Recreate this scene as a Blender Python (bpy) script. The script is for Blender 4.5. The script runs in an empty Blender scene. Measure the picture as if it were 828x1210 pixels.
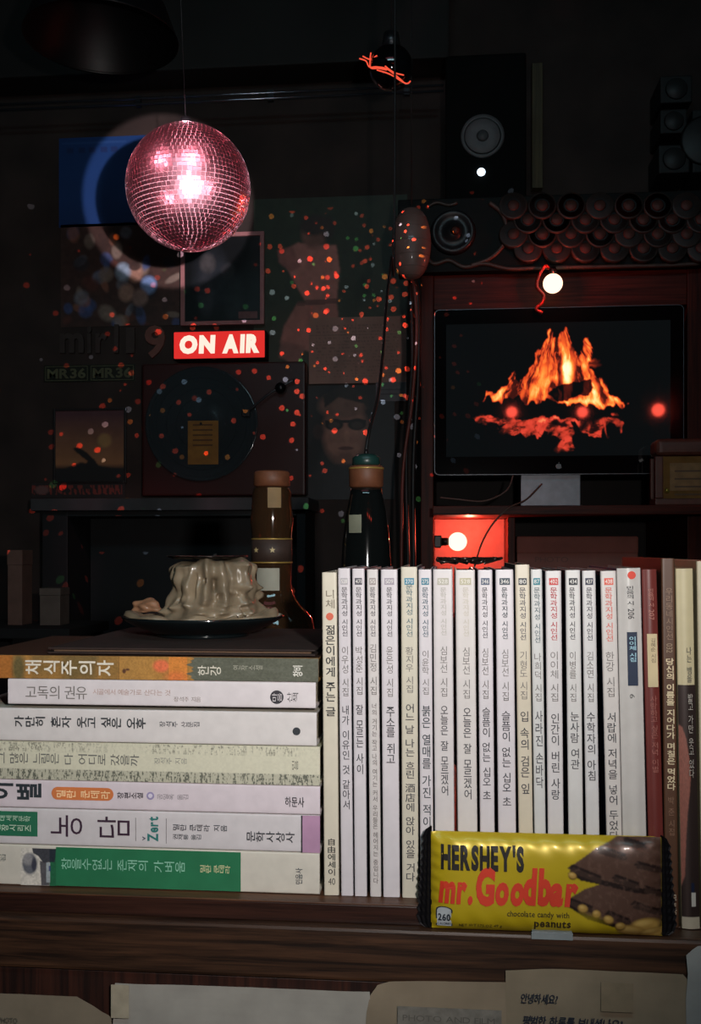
import bpy, bmesh, math, random
import numpy as np
from mathutils import Vector, Matrix
random.seed(7)
S = bpy.context.scene
COL = S.collection
PI = math.pi

# ------------------------------------------------------------ camera, exposure, world, lights
YC = -0.635                       # camera stands 0.635 m in front of the book spines (plane Y = 0)
YAW = math.radians(5.5)
F = 1200.0
HOR = 650.0
cam_d = bpy.data.cameras.new('camera')
cam = bpy.data.objects.new('camera', cam_d); COL.objects.link(cam)
cam.location = (0, YC, 0)
cam.rotation_euler = (PI/2, 0, YAW)
cam_d.sensor_fit = 'VERTICAL'; cam_d.sensor_height = 24.0
cam_d.lens = 24.0*F/1210.0
cam_d.shift_y = (HOR-605.0)/1210.0
cam_d.clip_start = 0.01
S.camera = cam
S.view_settings.view_transform = 'Standard'
S.view_settings.look = 'None'
S.view_settings.gamma = 1.0
S.view_settings.exposure = 0.0
S.view_settings.use_curve_mapping = False

def P(px, py, Y):
    """world point on the plane y = Y seen at pixel (px, py)"""
    dx = (px-414.0)/F; dz = (HOR-py)/F
    X = dx*math.cos(YAW)-math.sin(YAW); D = dx*math.sin(YAW)+math.cos(YAW)
    t = (Y-YC)/D
    return Vector((X*t, Y, dz*t))

world = bpy.data.worlds.new('world'); S.world = world
world.use_nodes = True
bgn = world.node_tree.nodes['Background']
bgn.inputs[0].default_value = (0.10, 0.14, 0.15, 1); bgn.inputs[1].default_value = 0.05

def light(name, kind, loc, energy, color=(1, 1, 1), target=None, size=0.03, cone=None, blend=0.5, size_y=None):
    d = bpy.data.lights.new(name, kind); d.energy = energy; d.color = color
    o = bpy.data.objects.new(name, d); COL.objects.link(o); o.location = loc
    if kind == 'AREA':
        d.size = size
        if size_y: d.shape = 'RECTANGLE'; d.size_y = size_y
    else:
        d.shadow_soft_size = size
    if kind == 'SPOT':
        d.spot_size = cone; d.spot_blend = blend
    if target is not None:
        o.rotation_euler = (Vector(target)-Vector(loc)).to_track_quat('-Z', 'Y').to_euler()
    return o

YW = 1.78                                          # back wall
BALL = P(222.5, 222, 0.86)
BALL_R = 73.0/F*(BALL-Vector((0, YC, 0))).dot(Vector((-math.sin(YAW), math.cos(YAW), 0)))
FL = Vector((0.085, YC+0.03, 0.065))
light('camera_flash', 'SPOT', FL, 17.0, (1.0, 0.955, 0.92), P(320, 540, 0.0), 0.012, math.radians(84), 1.0)
light('added_halo_spot', 'SPOT', FL+Vector((0.01, 0.02, 0.01)), 190.0, (1.0, 0.86, 0.92), P(200, 240, YW), 0.006, math.radians(9.1), 0.12)  # added narrow spot at the flash for the halo round the ball's shadow
light('pink_ball_fill', 'SPOT', (-0.05, 0.0, 1.15), 64.0, (1.0, 0.46, 0.54), BALL, 0.10, math.radians(9.2), 0.35)  # unseen fill added from above to turn the ball pink
light('pink_ball_fill_left', 'SPOT', (-1.0, 0.05, 1.1), 54.0, (1.0, 0.46, 0.55), BALL, 0.10, math.radians(8.4), 0.35)  # second added pink fill, from the upper left
light('pink_ball_fill_low', 'SPOT', (-0.95, -0.2, -0.25), 30.0, (1.0, 0.46, 0.54), BALL, 0.10, math.radians(6.0), 0.3)  # added pink fill for the ball's lower half
light('pink_ball_fill_right', 'SPOT', (1.2, -0.3, 0.1), 40.0, (1.0, 0.46, 0.54), BALL, 0.10, math.radians(5.0), 0.3)  # added pink fill for the ball's right side
light('teal_black_fill', 'AREA', (0.0, -0.95, 1.33), 9.0, (0.50, 0.85, 0.95), (0, 1.6, 0.0), 1.2, size_y=0.35)  # unseen area fill added to lift the blacks towards teal
light('pink_ceiling_tube', 'AREA', (-0.2, -0.3, 1.32), 0.5, (1.0, 0.30, 0.40), (-0.2, 0.2, 0), 0.9, size_y=0.25)

# speckle lights: unseen point lights added beside the ball, patterned to throw coloured specks
def speckle(name, loc, energy, scale, thr, ymin, xmax=0.55, xmin=-1.0, zmin=-0.62):
    o = light(name, 'POINT', loc, energy, (1, 1, 1), None, 0.0)
    d = o.data; d.use_nodes = True
    nt = d.node_tree; nt.nodes.clear(); N = nt.nodes.new; L = nt.links.new
    out = N('ShaderNodeOutputLight'); em = N('ShaderNodeEmission'); tc = N('ShaderNodeTexCoord')
    nrm = N('ShaderNodeVectorMath'); nrm.operation = 'NORMALIZE'; L(tc.outputs['Normal'], nrm.inputs[0])
    vo = N('ShaderNodeTexVoronoi'); vo.inputs['Scale'].default_value = scale; vo.inputs['Randomness'].default_value = 0.8
    L(nrm.outputs[0], vo.inputs['Vector'])
    lt = N('ShaderNodeMath'); lt.operation = 'LESS_THAN'; lt.inputs[1].default_value = thr; L(vo.outputs['Distance'], lt.inputs[0])
    sep = N('ShaderNodeSeparateColor'); L(vo.outputs['Color'], sep.inputs[0])
    cr = N('ShaderNodeValToRGB'); cr.color_ramp.interpolation = 'CONSTANT'
    e = cr.color_ramp.elements
    e[0].position = 0.0; e[0].color = (1.0, 0.10, 0.05, 1)
    e[1].position = 0.56; e[1].color = (0.42, 0.50, 0.62, 1)
    for p, c in ((0.70, (0.10, 0.42, 0.12, 1)), (0.80, (0.9, 0.28, 0.05, 1)), (0.88, (0, 0, 0, 1))):
        k = e.new(p); k.color = c
    L(sep.outputs[0], cr.inputs[0])
    sx = N('ShaderNodeSeparateXYZ'); L(nrm.outputs[0], sx.inputs[0])
    gt = N('ShaderNodeMath'); gt.operation = 'GREATER_THAN'; gt.inputs[1].default_value = ymin; L(sx.outputs[1], gt.inputs[0])
    m1 = N('ShaderNodeMath'); m1.operation = 'MULTIPLY'; L(lt.outputs[0], m1.inputs[0]); L(gt.outputs[0], m1.inputs[1])
    # keep the specks between a lower and an upper limit in height
    gz = N('ShaderNodeMath'); gz.operation = 'GREATER_THAN'; gz.inputs[1].default_value = zmin; L(sx.outputs[2], gz.inputs[0])
    m2 = N('ShaderNodeMath'); m2.operation = 'MULTIPLY'; L(m1.outputs[0], m2.inputs[0]); L(gz.outputs[0], m2.inputs[1])
    gz2 = N('ShaderNodeMath'); gz2.operation = 'LESS_THAN'; gz2.inputs[1].default_value = 0.30; L(sx.outputs[2], gz2.inputs[0])
    m3 = N('ShaderNodeMath'); m3.operation = 'MULTIPLY'; L(m2.outputs[0], m3.inputs[0]); L(gz2.outputs[0], m3.inputs[1])
    gx = N('ShaderNodeMath'); gx.operation = 'LESS_THAN'; gx.inputs[1].default_value = xmax; L(sx.outputs[0], gx.inputs[0])
    m4 = N('ShaderNodeMath'); m4.operation = 'MULTIPLY'; L(m3.outputs[0], m4.inputs[0]); L(gx.outputs[0], m4.inputs[1])
    gn = N('ShaderNodeMath'); gn.operation = 'GREATER_THAN'; gn.inputs[1].default_value = xmin; L(sx.outputs[0], gn.inputs[0])
    m3 = N('ShaderNodeMath'); m3.operation = 'MULTIPLY'; L(m4.outputs[0], m3.inputs[0]); L(gn.outputs[0], m3.inputs[1])
    L(cr.outputs[0], em.inputs[0]); L(m3.outputs[0], em.inputs[1]); L(em.outputs[0], out.inputs[0])
    return o
speckle('added_specks_right', BALL+Vector((BALL_R*1.25, -0.03, -0.03)), 85.0, 29.0, 0.20, 0.15)
speckle('added_specks_fine', BALL+Vector((BALL_R*1.25, 0.02, -0.02)), 45.0, 44.0, 0.22, 0.15, 0.26, -0.06, -0.24)
speckle('added_specks_left', BALL+Vector((-BALL_R*1.3, -0.06, -0.04)), 40.0, 19.0, 0.13, -0.05, 0.25)

# ------------------------------------------------------------ helpers
def lin(c):
    return tuple(((v/255.0)/12.92 if v/255.0 <= 0.04045 else ((v/255.0+0.055)/1.055)**2.4) for v in c)

MATS = {}
def mat(name, rgb, rough=0.6, metal=0.0, var=0.12, scale=60.0, bump=0.0, emit=None, estr=0.0, trans=0.0, ior=1.45, coat=0.0, spec=0.5, stretch=(1, 1, 1)):
    if name in MATS: return MATS[name]
    m = bpy.data.materials.new(name); m.use_nodes = True; MATS[name] = m
    nt = m.node_tree; b = nt.nodes['Principled BSDF']; L = nt.links.new
    c = lin(rgb)
    b.inputs['Roughness'].default_value = rough; b.inputs['Metallic'].default_value = metal
    b.inputs['Specular IOR Level'].default_value = spec
    b.inputs['Coat Weight'].default_value = coat; b.inputs['Coat Roughness'].default_value = 0.08
    b.inputs['Transmission Weight'].default_value = trans; b.inputs['IOR'].default_value = ior
    tc = nt.nodes.new('ShaderNodeTexCoord'); mp = nt.nodes.new('ShaderNodeMapping'); mp.inputs['Scale'].default_value = stretch
    L(tc.outputs['Object'], mp.inputs['Vector'])
    nz = nt.nodes.new('ShaderNodeTexNoise'); nz.inputs['Scale'].default_value = scale; nz.inputs['Detail'].default_value = 5
    L(mp.outputs['Vector'], nz.inputs['Vector'])
    cr = nt.nodes.new('ShaderNodeValToRGB')
    cr.color_ramp.elements[0].position = 0.3; cr.color_ramp.elements[1].position = 0.7
    cr.color_ramp.elements[0].color = tuple(v*(1-var) for v in c)+(1,)
    cr.color_ramp.elements[1].color = tuple(min(1, v*(1+var)) for v in c)+(1,)
    L(nz.outputs['Fac'], cr.inputs['Fac']); L(cr.outputs['Color'], b.inputs['Base Color'])
    if bump:
        bp = nt.nodes.new('ShaderNodeBump'); bp.inputs['Strength'].default_value = bump; bp.inputs['Distance'].default_value = 0.001
        L(nz.outputs['Fac'], bp.inputs['Height']); L(bp.outputs['Normal'], b.inputs['Normal'])
    if emit:
        b.inputs['Emission Color'].default_value = tuple(emit)+(1,); b.inputs['Emission Strength'].default_value = estr
    return m

def mat_vcol(name, rough=0.6, emit=0.0, coat=0.0, metal=0.0, base=None, spec=0.5):
    """printed picture: colours come from the mesh's own colour attribute"""
    if name in MATS: return MATS[name]
    m = bpy.data.materials.new(name); m.use_nodes = True; MATS[name] = m
    nt = m.node_tree; b = nt.nodes['Principled BSDF']
    at = nt.nodes.new('ShaderNodeVertexColor'); at.layer_name = 'print'
    if emit:
        b.inputs['Base Color'].default_value = (0.004, 0.005, 0.006, 1)
        b.inputs['Base Color'].default_value = (.003, .0035, .004, 1); nt.links.new(at.outputs[0], b.inputs['Emission Color']); b.inputs['Emission Strength'].default_value = emit
    else:
        nt.links.new(at.outputs[0], b.inputs['Base Color'])
    b.inputs['Roughness'].default_value = rough; b.inputs['Coat Weight'].default_value = coat; b.inputs['Metallic'].default_value = metal
    b.inputs['Specular IOR Level'].default_value = spec
    return m

def mat_wood(name, dark, light_, rough=0.45, along='X', scale=9.0, coat=0.0):
    if name in MATS: return MATS[name]
    m = bpy.data.materials.new(name); m.use_nodes = True; MATS[name] = m
    nt = m.node_tree; b = nt.nodes['Principled BSDF']; L = nt.links.new
    tc = nt.nodes.new('ShaderNodeTexCoord'); mp = nt.nodes.new('ShaderNodeMapping')
    mp.inputs['Scale'].default_value = {'X': (1.0, 14, 26), 'Z': (26, 14, 1.0), 'Y': (26, 1.0, 14)}[along]
    L(tc.outputs['Object'], mp.inputs['Vector'])
    n1 = nt.nodes.new('ShaderNodeTexNoise'); n1.inputs['Scale'].default_value = scale; n1.inputs['Detail'].default_value = 8; n1.inputs['Roughness'].default_value = 0.65
    n1.inputs['Distortion'].default_value = 0.4
    L(mp.outputs['Vector'], n1.inputs['Vector'])
    cr = nt.nodes.new('ShaderNodeValToRGB'); e = cr.color_ramp.elements
    e[0].position = 0.38; e[0].color = lin(dark)+(1,); e[1].position = 0.66; e[1].color = lin(light_)+(1,)
    L(n1.outputs['Fac'], cr.inputs['Fac']); L(cr.outputs['Color'], b.inputs['Base Color'])
    bp = nt.nodes.new('ShaderNodeBump'); bp.inputs['Strength'].default_value = 0.25; bp.inputs['Distance'].default_value = 0.0006
    L(n1.outputs['Fac'], bp.inputs['Height']); L(bp.outputs['Normal'], b.inputs['Normal'])
    b.inputs['Roughness'].default_value = rough; b.inputs['Coat Weight'].default_value = coat
    return m

def ink(rgb):
    return mat('ink_%d_%d_%d' % rgb, rgb, 0.6, var=0.1)
def glow(name, rgb, s):
    if name in MATS: return MATS[name]
    m = bpy.data.materials.new(name); m.use_nodes = True; MATS[name] = m
    nt = m.node_tree; nt.nodes.clear()
    o = nt.nodes.new('ShaderNodeOutputMaterial'); e = nt.nodes.new('ShaderNodeEmission')
    e.inputs[0].default_value = tuple(rgb)+(1,); e.inputs[1].default_value = s
    nt.links.new(e.outputs[0], o.inputs[0]); return m

def tag(o, label=None, cat=None, group=None, kind=None):
    if label: o['label'] = label
    if cat: o['category'] = cat
    if group: o['group'] = group
    if kind: o['kind'] = kind
    return o
def thing(name, loc, label, cat, group=None, rot=(0, 0, 0)):
    o = bpy.data.objects.new(name, None); COL.objects.link(o); o.location = loc; o.rotation_euler = rot
    o.empty_display_size = 0.02
    return tag(o, label, cat, group)
def link(name, me, mats, parent=None, loc=None, rot=None):
    if not isinstance(mats, (list, tuple)): mats = [mats]
    if len(me.materials) == 0:
        for m in mats: me.materials.append(m)
    o = bpy.data.objects.new(name, me); COL.objects.link(o)
    if parent is not None: o.parent = parent
    if loc is not None: o.location = loc
    if rot is not None: o.rotation_euler = rot
    return o
def obj(name, bm, mats, parent=None, loc=None, rot=None, smooth=False):
    me = bpy.data.meshes.new(name); bmesh.ops.recalc_face_normals(bm, faces=bm.faces)
    if smooth:
        for f in bm.faces: f.smooth = True
    bm.to_mesh(me); bm.free()
    return link(name, me, mats, parent, loc, rot)
def raw(name, vs, fs, mats, parent=None, smooth=False, mi=None, loc=None, rot=None):
    me = bpy.data.meshes.new(name); me.from_pydata([tuple(v) for v in vs], [], fs); me.update()
    if smooth: me.polygons.foreach_set('use_smooth', [True]*len(me.polygons))
    if mi: me.polygons.foreach_set('material_index', mi)
    return link(name, me, mats, parent, loc, rot)

def bm_box(bm, a, b, bev=0.0, seg=2, mi=0):
    a = Vector(a); b = Vector(b)
    r = bmesh.ops.create_cube(bm, size=1.0)
    vs = r['verts']; c = (a+b)/2; s = b-a
    for v in vs: v.co = Vector((c.x+v.co.x*s.x, c.y+v.co.y*s.y, c.z+v.co.z*s.z))
    fs = set(f for v in vs for f in v.link_faces)
    for f in fs: f.material_index = mi
    if bev > 0:
        es = list(set(e for v in vs for e in v.link_edges))
        bmesh.ops.bevel(bm, geom=es, offset=min(bev, abs(s.x)*.45, abs(s.y)*.45, abs(s.z)*.45), segments=seg, profile=0.6, affect='EDGES')
    return bm
def box(name, a, b, mats, parent=None, bev=0.0, seg=2, smooth=False, rot=None, loc=None):
    bm = bmesh.new(); bm_box(bm, a, b, bev, seg)
    return obj(name, bm, mats, parent, smooth=smooth, rot=rot, loc=loc)
def bm_lathe(bm, prof, seg=32, c=(0, 0, 0), mi=0, axis='Z'):
    rings = []
    for r, z in prof:
        ring = []
        for i in range(seg):
            a = 2*PI*i/seg
            if axis == 'Z': co = (c[0]+r*math.cos(a), c[1]+r*math.sin(a), c[2]+z)
            else: co = (c[0]+r*math.cos(a), c[1]+z, c[2]+r*math.sin(a))
            ring.append(bm.verts.new(co))
        rings.append(ring)
    for k in range(len(rings)-1):
        for i in range(seg):
            j = (i+1) % seg
            try: f = bm.faces.new((rings[k][i], rings[k][j], rings[k+1][j], rings[k+1][i])); f.material_index = mi
            except ValueError: pass
    for ring, r in ((rings[0], prof[0][0]), (rings[-1], prof[-1][0])):
        if r > 1e-5:
            f = bm.faces.new(ring); f.material_index = mi
    return bm
def lathe(name, prof, mats, parent=None, seg=32, c=(0, 0, 0), axis='Z', smooth=True, loc=None, rot=None):
    bm = bmesh.new(); bm_lathe(bm, prof, seg, c, 0, axis)
    return obj(name, bm, mats, parent, smooth=smooth, loc=loc, rot=rot)
def catmull(pts, n=8):
    pts = [Vector(p) for p in pts]; q = [pts[0]]+pts+[pts[-1]]; out = []
    for i in range(1, len(q)-2):
        for k in range(n):
            t = k/n; a, b, c, d = q[i-1], q[i], q[i+1], q[i+2]
            out.append(0.5*((2*b)+(c-a)*t+(2*a-5*b+4*c-d)*t*t+(3*b-a-3*c+d)*t**3))
    out.append(q[-2]); return out
def bm_tube(bm, pts, r, seg=8, mi=0):
    n = len(pts); rings = []; up = Vector((0.13, 0.97, 0.21))
    for i, p in enumerate(pts):
        t = (pts[min(i+1, n-1)]-pts[max(i-1, 0)]).normalized()
        x = t.cross(up)
        if x.length < 1e-3: x = t.cross(Vector((1, 0, 0)))
        x.normalize(); y = t.cross(x).normalized()
        rr = r[i] if isinstance(r, (list, tuple)) else r
        rings.append([bm.verts.new(p+x*rr*math.cos(2*PI*k/seg)+y*rr*math.sin(2*PI*k/seg)) for k in range(seg)])
    for i in range(n-1):
        for k in range(seg):
            f = bm.faces.new((rings[i][k], rings[i][(k+1) % seg], rings[i+1][(k+1) % seg], rings[i+1][k])); f.material_index = mi
    for ring in (rings[0], rings[-1]):
        f = bm.faces.new(ring); f.material_index = mi
    return bm
def tube(name, pts, r, mats, parent=None, n=8, seg=8, smooth=True, o=(0, 0, 0)):
    bm = bmesh.new(); o = Vector(o); bm_tube(bm, [p-o for p in catmull(pts, n)], r, seg)
    return obj(name, bm, mats, parent, smooth=smooth)

# ---- painter for printed pictures
def vnoise(x, y, seed=0):
    xi = np.floor(x).astype(np.int64); yi = np.floor(y).astype(np.int64); xf = x-xi; yf = y-yi
    u = xf*xf*(3-2*xf); v = yf*yf*(3-2*yf)
    def h(a, b):
        n = (a*374761393+b*668265263+seed*1274126177) & 0x7fffffff
        n = ((n ^ (n >> 13))*1274126177) & 0x7fffffff
        return ((n ^ (n >> 16)) & 0xffff)/65535.0
    return (h(xi, yi)*(1-u)+h(xi+1, yi)*u)*(1-v)+(h(xi, yi+1)*(1-u)+h(xi+1, yi+1)*u)*v
def fbm(x, y, seed=0, o=4):
    s = 0; a = 0.5; t = 0
    for k in range(o):
        s = s+a*vnoise(x*2**k, y*2**k, seed+k*17); t += a; a *= 0.5
    return s/t
class Art:
    """a canvas: x to the right, y downwards, in any units"""
    def __init__(s, x0, y0, x1, y1, nx, ny, rgb):
        s.x0, s.y0, s.x1, s.y1, s.nx, s.ny = x0, y0, x1, y1, nx, ny
        s.X, s.Y = np.meshgrid(np.linspace(x0, x1, nx), np.linspace(y0, y1, ny))
        s.C = np.ones((ny, nx, 3))*np.array(lin(rgb))
    def mix(s, m, rgb):
        m = np.clip(m, 0, 1)[..., None]; s.C = s.C*(1-m)+np.array(lin(rgb))*m
    def ell(s, cx, cy, rx, ry, rgb, soft=0.15, al=1.0, rot=0.0):
        dx = s.X-cx; dy = s.Y-cy; c, q = math.cos(rot), math.sin(rot)
        d = np.sqrt(((dx*c+dy*q)/rx)**2+((-dx*q+dy*c)/ry)**2)
        s.mix(np.clip((1-d)/soft+0.5, 0, 1)*al, rgb)
    def inside(s, pts, X=None, Y=None):
        X = s.X if X is None else X; Y = s.Y if Y is None else Y
        ins = np.zeros(X.shape, bool); n = len(pts)
        for i in range(n):
            xa, ya = pts[i]; xb, yb = pts[(i+1) % n]
            if ya == yb: continue
            c = ((ya > Y) != (yb > Y)) & (X < (xb-xa)*(Y-ya)/(yb-ya)+xa)
            ins ^= c
        return ins.astype(float)
    def poly(s, pts, rgb, al=1.0, blur=0):
        m = s.inside(pts)
        if blur: m = s.blur(m, blur)
        s.mix(m*al, rgb)
    def rect(s, a, b, c, d, rgb, al=1.0):
        s.mix(((s.X >= a) & (s.X <= c) & (s.Y >= b) & (s.Y <= d))*al, rgb)
    def blur(s, m, n):
        for _ in range(n):
            p = np.pad(m, 1, mode='edge')
            m = (p[:-2, 1:-1]+p[2:, 1:-1]+p[1:-1, :-2]+p[1:-1, 2:]+2*p[1:-1, 1:-1])/6
        return m
    def grain(s, sc, amt, seed=1):
        n = fbm(s.X*sc, s.Y*sc, seed)
        s.C *= (1+(n-0.5)*2*amt)[..., None]
    def mesh(s, name, o, sx, sz, material, parent, yfun=None, loc=None):
        """grid in the XZ plane; canvas unit -> metres by sx, sz around o=(canvas x, canvas y) at the local origin"""
        gx = (s.X-o[0])*sx; gz = -(s.Y-o[1])*sz
        gy = np.zeros_like(gx) if yfun is None else yfun(gx, gz)
        co = np.stack([gx, gy, gz], -1).reshape(-1, 3)
        nx, ny = s.nx, s.ny
        i = np.arange(nx-1)[None, :]+np.arange(ny-1)[:, None]*nx
        q = np.stack([i, i+nx, i+nx+1, i+1], -1).reshape(-1, 4)
        me = bpy.data.meshes.new(name)
        me.from_pydata(co.tolist(), [], q.tolist()); me.update()
        at = me.color_attributes.new('print', 'FLOAT_COLOR', 'POINT')
        rgba = np.ones((nx*ny, 4)); rgba[:, :3] = np.clip(s.C.reshape(-1, 3), 0, None)
        at.data.foreach_set('color', rgba.ravel())
        me.polygons.foreach_set('use_smooth', [True]*len(me.polygons))
        return link(name, me, material, parent, loc)
VC = mat_vcol('printed_paper', 0.55)
VCG = mat_vcol('glossy_print', 0.30, coat=0.3)

# ---- lettering: outlines of the built-in font, one cached glyph per character
GL = {}
def glyphs(chars, bold=0.0):
    """all characters as the lines of one text, so the font is read once; sorted back by height"""
    chars = [c for c in dict.fromkeys(chars) if (c, bold) not in GL and c != ' ']
    if not chars: return
    cu = bpy.data.curves.new('g', 'FONT'); cu.body = '\n'.join(chars); cu.offset = bold; cu.resolution_u = 3; cu.fill_mode = 'FRONT'
    cu.space_line = 4.0
    o = bpy.data.objects.new('g', cu); COL.objects.link(o)
    bpy.context.view_layer.update()
    me = bpy.data.meshes.new_from_object(o.evaluated_get(bpy.context.evaluated_depsgraph_get()))
    co = [(v.co.x, v.co.y) for v in me.vertices]
    bins = [[] for _ in chars]
    for p in me.polygons:
        f = tuple(p.vertices); y = sum(co[i][1] for i in f)/len(f)
        bins[max(0, min(len(chars)-1, int(round((0.37-y)/4.0))))].append(f)
    for k, ch in enumerate(chars):
        idx = {}; vs = []; fs = []
        for f in bins[k]:
            g = []
            for i in f:
                if i not in idx: idx[i] = len(vs); vs.append((co[i][0], co[i][1]+4.0*k))
                g.append(idx[i])
            fs.append(tuple(g))
        bb = (min(v[0] for v in vs), max(v[0] for v in vs), min(v[1] for v in vs), max(v[1] for v in vs)) if vs else (0, .3, 0, 0)
        GL[(ch, bold)] = (vs, fs, bb)
    bpy.data.objects.remove(o); bpy.data.curves.remove(cu); bpy.data.meshes.remove(me)
def glyph(ch, bold=0.0):
    if (ch, bold) not in GL: glyphs(ch, bold)
    return GL[(ch, bold)]
ALL = ("고독의권유시골에서예술가로산다는것장석주지음만히혼자웃싶은오후문집그많느림어디갔을까이별밀란쿤데라편소설공일연채식한강작농담현대세계학시리즈권재룡옮김상"
       "사참을수없존재벼움민하니체젊게주글에과성인선우내같아박준잘모르정너거나여바쥐윤황날흐린酒店앉있다붉열매진적심보늘겠슬픔십초기형도입속검희덕손닥버랑병률눈람관소연수학자침저녁넣두었自由")
ALL += "안녕하세요평범한하루보내셨나사랑저우리동네당신의름을지어다가며칠먹뱀밟"
ALL += '0123456789?.,-ABCDEFGHIJKLMNOPQRSTUVWXYZabcdefghijklmnopqrstuvwxyz'
glyphs(ALL); glyphs(ALL, 0.012)
glyphs("HERSHEY'SONAIR260MR3619mr.Goodbarpeanutschocolate candy with", 0.03)
glyphs("HERSHEY'SONAIRmr.Goodbarpeanuts", 0.055); glyphs("ONAIR", 0.075)

def letters(name, text, rect, material, parent, y=0.0, mode='h', turn=0, bold=0.0, shear=0.0, gap=0.45, fill=True, yfun=None, thick=0.0):
    """rect = (x0, z0, x1, z1) in the parent's XZ plane. mode h: a line, v: characters stacked.
    turn 0 upright; 1 whole text turned 90 degrees counter-clockwise; -1 clockwise."""
    V = []; Fc = []; cur = 0.0
    for ch in text:
        if ch == ' ':
            cur += gap if mode == 'v' else 0.3; continue
        vs, fs, bb = glyph(ch, bold); b0 = len(V)
        if mode == 'v':
            cx = (bb[0]+bb[1])/2; hh = bb[3]-bb[2]; adv = hh+0.10 if ord(ch) > 0x2fff else hh+0.14
            for x, z in vs: V.append((x-cx, z-bb[3]-cur))
            cur += adv
        else:
            w = bb[1]-bb[0]
            for x, z in vs: V.append((x-bb[0]+cur, z))
            cur += w+0.075
        Fc += [tuple(b0+i for i in f) for f in fs]
    if not V: return None
    if shear: V = [(x+z*shear, z) for x, z in V]
    if turn == 1: V = [(-z, x) for x, z in V]
    elif turn == -1: V = [(z, -x) for x, z in V]
    xa = min(v[0] for v in V); xb = max(v[0] for v in V); za = min(v[1] for v in V); zb = max(v[1] for v in V)
    x0, z0, x1, z1 = rect; sx = (x1-x0)/max(xb-xa, 1e-6); sz = (z1-z0)/max(zb-za, 1e-6)
    if not fill:
        s_ = min(abs(sx), abs(sz)); sx = math.copysign(s_, sx); sz = math.copysign(s_, sz)
    out = []
    for x, z in V:
        X = x0+(x-xa)*sx; Z = z0+(z-za)*sz
        out.append((X, y+(yfun(X, Z) if yfun else 0), Z))
    if thick:
        n = len(out); out2 = out+[(a, b+thick, c) for a, b, c in out]
        edges = {}
        for f in Fc:
            for i in range(len(f)):
                a, b = f[i], f[(i+1) % len(f)]
                edges[(a, b)] = edges.get((a, b), 0)+1
        side = [(b, a, a+n, b+n) for (a, b) in edges if (b, a) not in edges]
        Fc = Fc+side; out = out2
    return raw(name, out, Fc, material, parent)

# ------------------------------------------------------------ materials
WOOD = mat_wood('dark_walnut', (32, 20, 14), (78, 52, 36), 0.42, 'X', 9.0)
WOODV = mat_wood('dark_walnut_upright', (30, 14, 10), (66, 34, 24), 0.5, 'Z', 6.0)
WOODD = mat_wood('red_black_wood', (34, 19, 15), (62, 36, 28), 0.35, 'X', 9.0)
WOODL = mat_wood('brown_liner', (60, 34, 20), (100, 62, 38), 0.5, 'X', 9.0)
WALLM = mat('dark_brown_wall', (54, 42, 38), 0.8, var=0.35, scale=9, bump=0.3)
NAVYW = mat('dark_side_wall', (40, 42, 46), 0.7, var=0.3, scale=6, bump=0.3)
CEIL = mat('dark_ceiling', (34, 32, 30), 0.75, var=0.3, scale=5, bump=0.2)
FLOORM = mat_wood('floor_boards', (26, 18, 14), (54, 36, 26), 0.5, 'Y', 4.0)
BLACK = mat('black_plastic', (14, 15, 16), 0.4)
BLACKM = mat('matt_black', (16, 17, 18), 0.8)
PAGES = mat('page_edges', (96, 74, 58), 0.9, var=0.35, scale=300, stretch=(30, 1, 1), bump=0.4)
PAGEW = mat('cream_pages', (188, 176, 150), 0.9, var=0.15, scale=200, stretch=(1, 1, 40), bump=0.4)
GREYM = mat('grey_metal', (70, 72, 76), 0.35, 0.8)
CABLE = mat('black_cable', (20, 20, 20), 0.5)
REDL = glow('red_glow', (1.0, 0.09, 0.045), 1.4)

# ------------------------------------------------------------ the room
XL, XR, YR, ZF, ZC = -1.12, 1.5, -2.0, -1.15, 1.36
def struct(o): o['kind'] = 'structure'; return o
struct(box('floor', (XL-.1, YR-.1, ZF-.1), (XR+.1, YW+.1, ZF), FLOORM))
struct(box('ceiling', (XL-.1, YR-.1, ZC), (XR+.1, YW+.1, ZC+.1), CEIL))
struct(box('wall_back', (XL-.1, YW, ZF), (XR+.1, YW+.1, ZC), WALLM))
struct(box('wall_left', (XL-.1, YR, ZF), (XL, YW, ZC), NAVYW))
struct(box('wall_right', (XR, YR, ZF), (XR+.1, YW, ZC), NAVYW))
struct(box('wall_front', (XL-.1, YR-.1, ZF), (XR+.1, YR, ZC), WALLM))
# beam under the ceiling and the thin polished rail along its foot
a = P(0, 92, YW-.10); b = P(520, 122, YW-.10)
struct(box('trim_1', (XL, YW-.10, a.z), (b.x+.02, YW, ZC), CEIL, bev=0.004))
a = P(0, 130, YW-.11); b = P(524, 124, YW-.11)
rail = thing('curtain_rail', (a.x, YW-.11, a.z), 'thin polished metal rail running along the dark beam above the mirror ball', 'rail')
for zz, nm in ((0.0, 'rail_bar'), (0.013, 'rail_bar')):
    bm = bmesh.new(); bm_tube(bm, [Vector((XL+.02-a.x, 0.0, zz)), Vector((b.x-a.x, 0.0, zz))], 0.0028, 8)
    obj(nm, bm, mat('polished_rail', (150, 150, 160), 0.18, 0.9), rail, smooth=True)
for k in range(3):
    x = (b.x-a.x)*(0.32+0.3*k)
    box('rail_bracket', (x-.006, 0.0, -.004), (x+.006, .012, .02), GREYM, rail)

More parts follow.
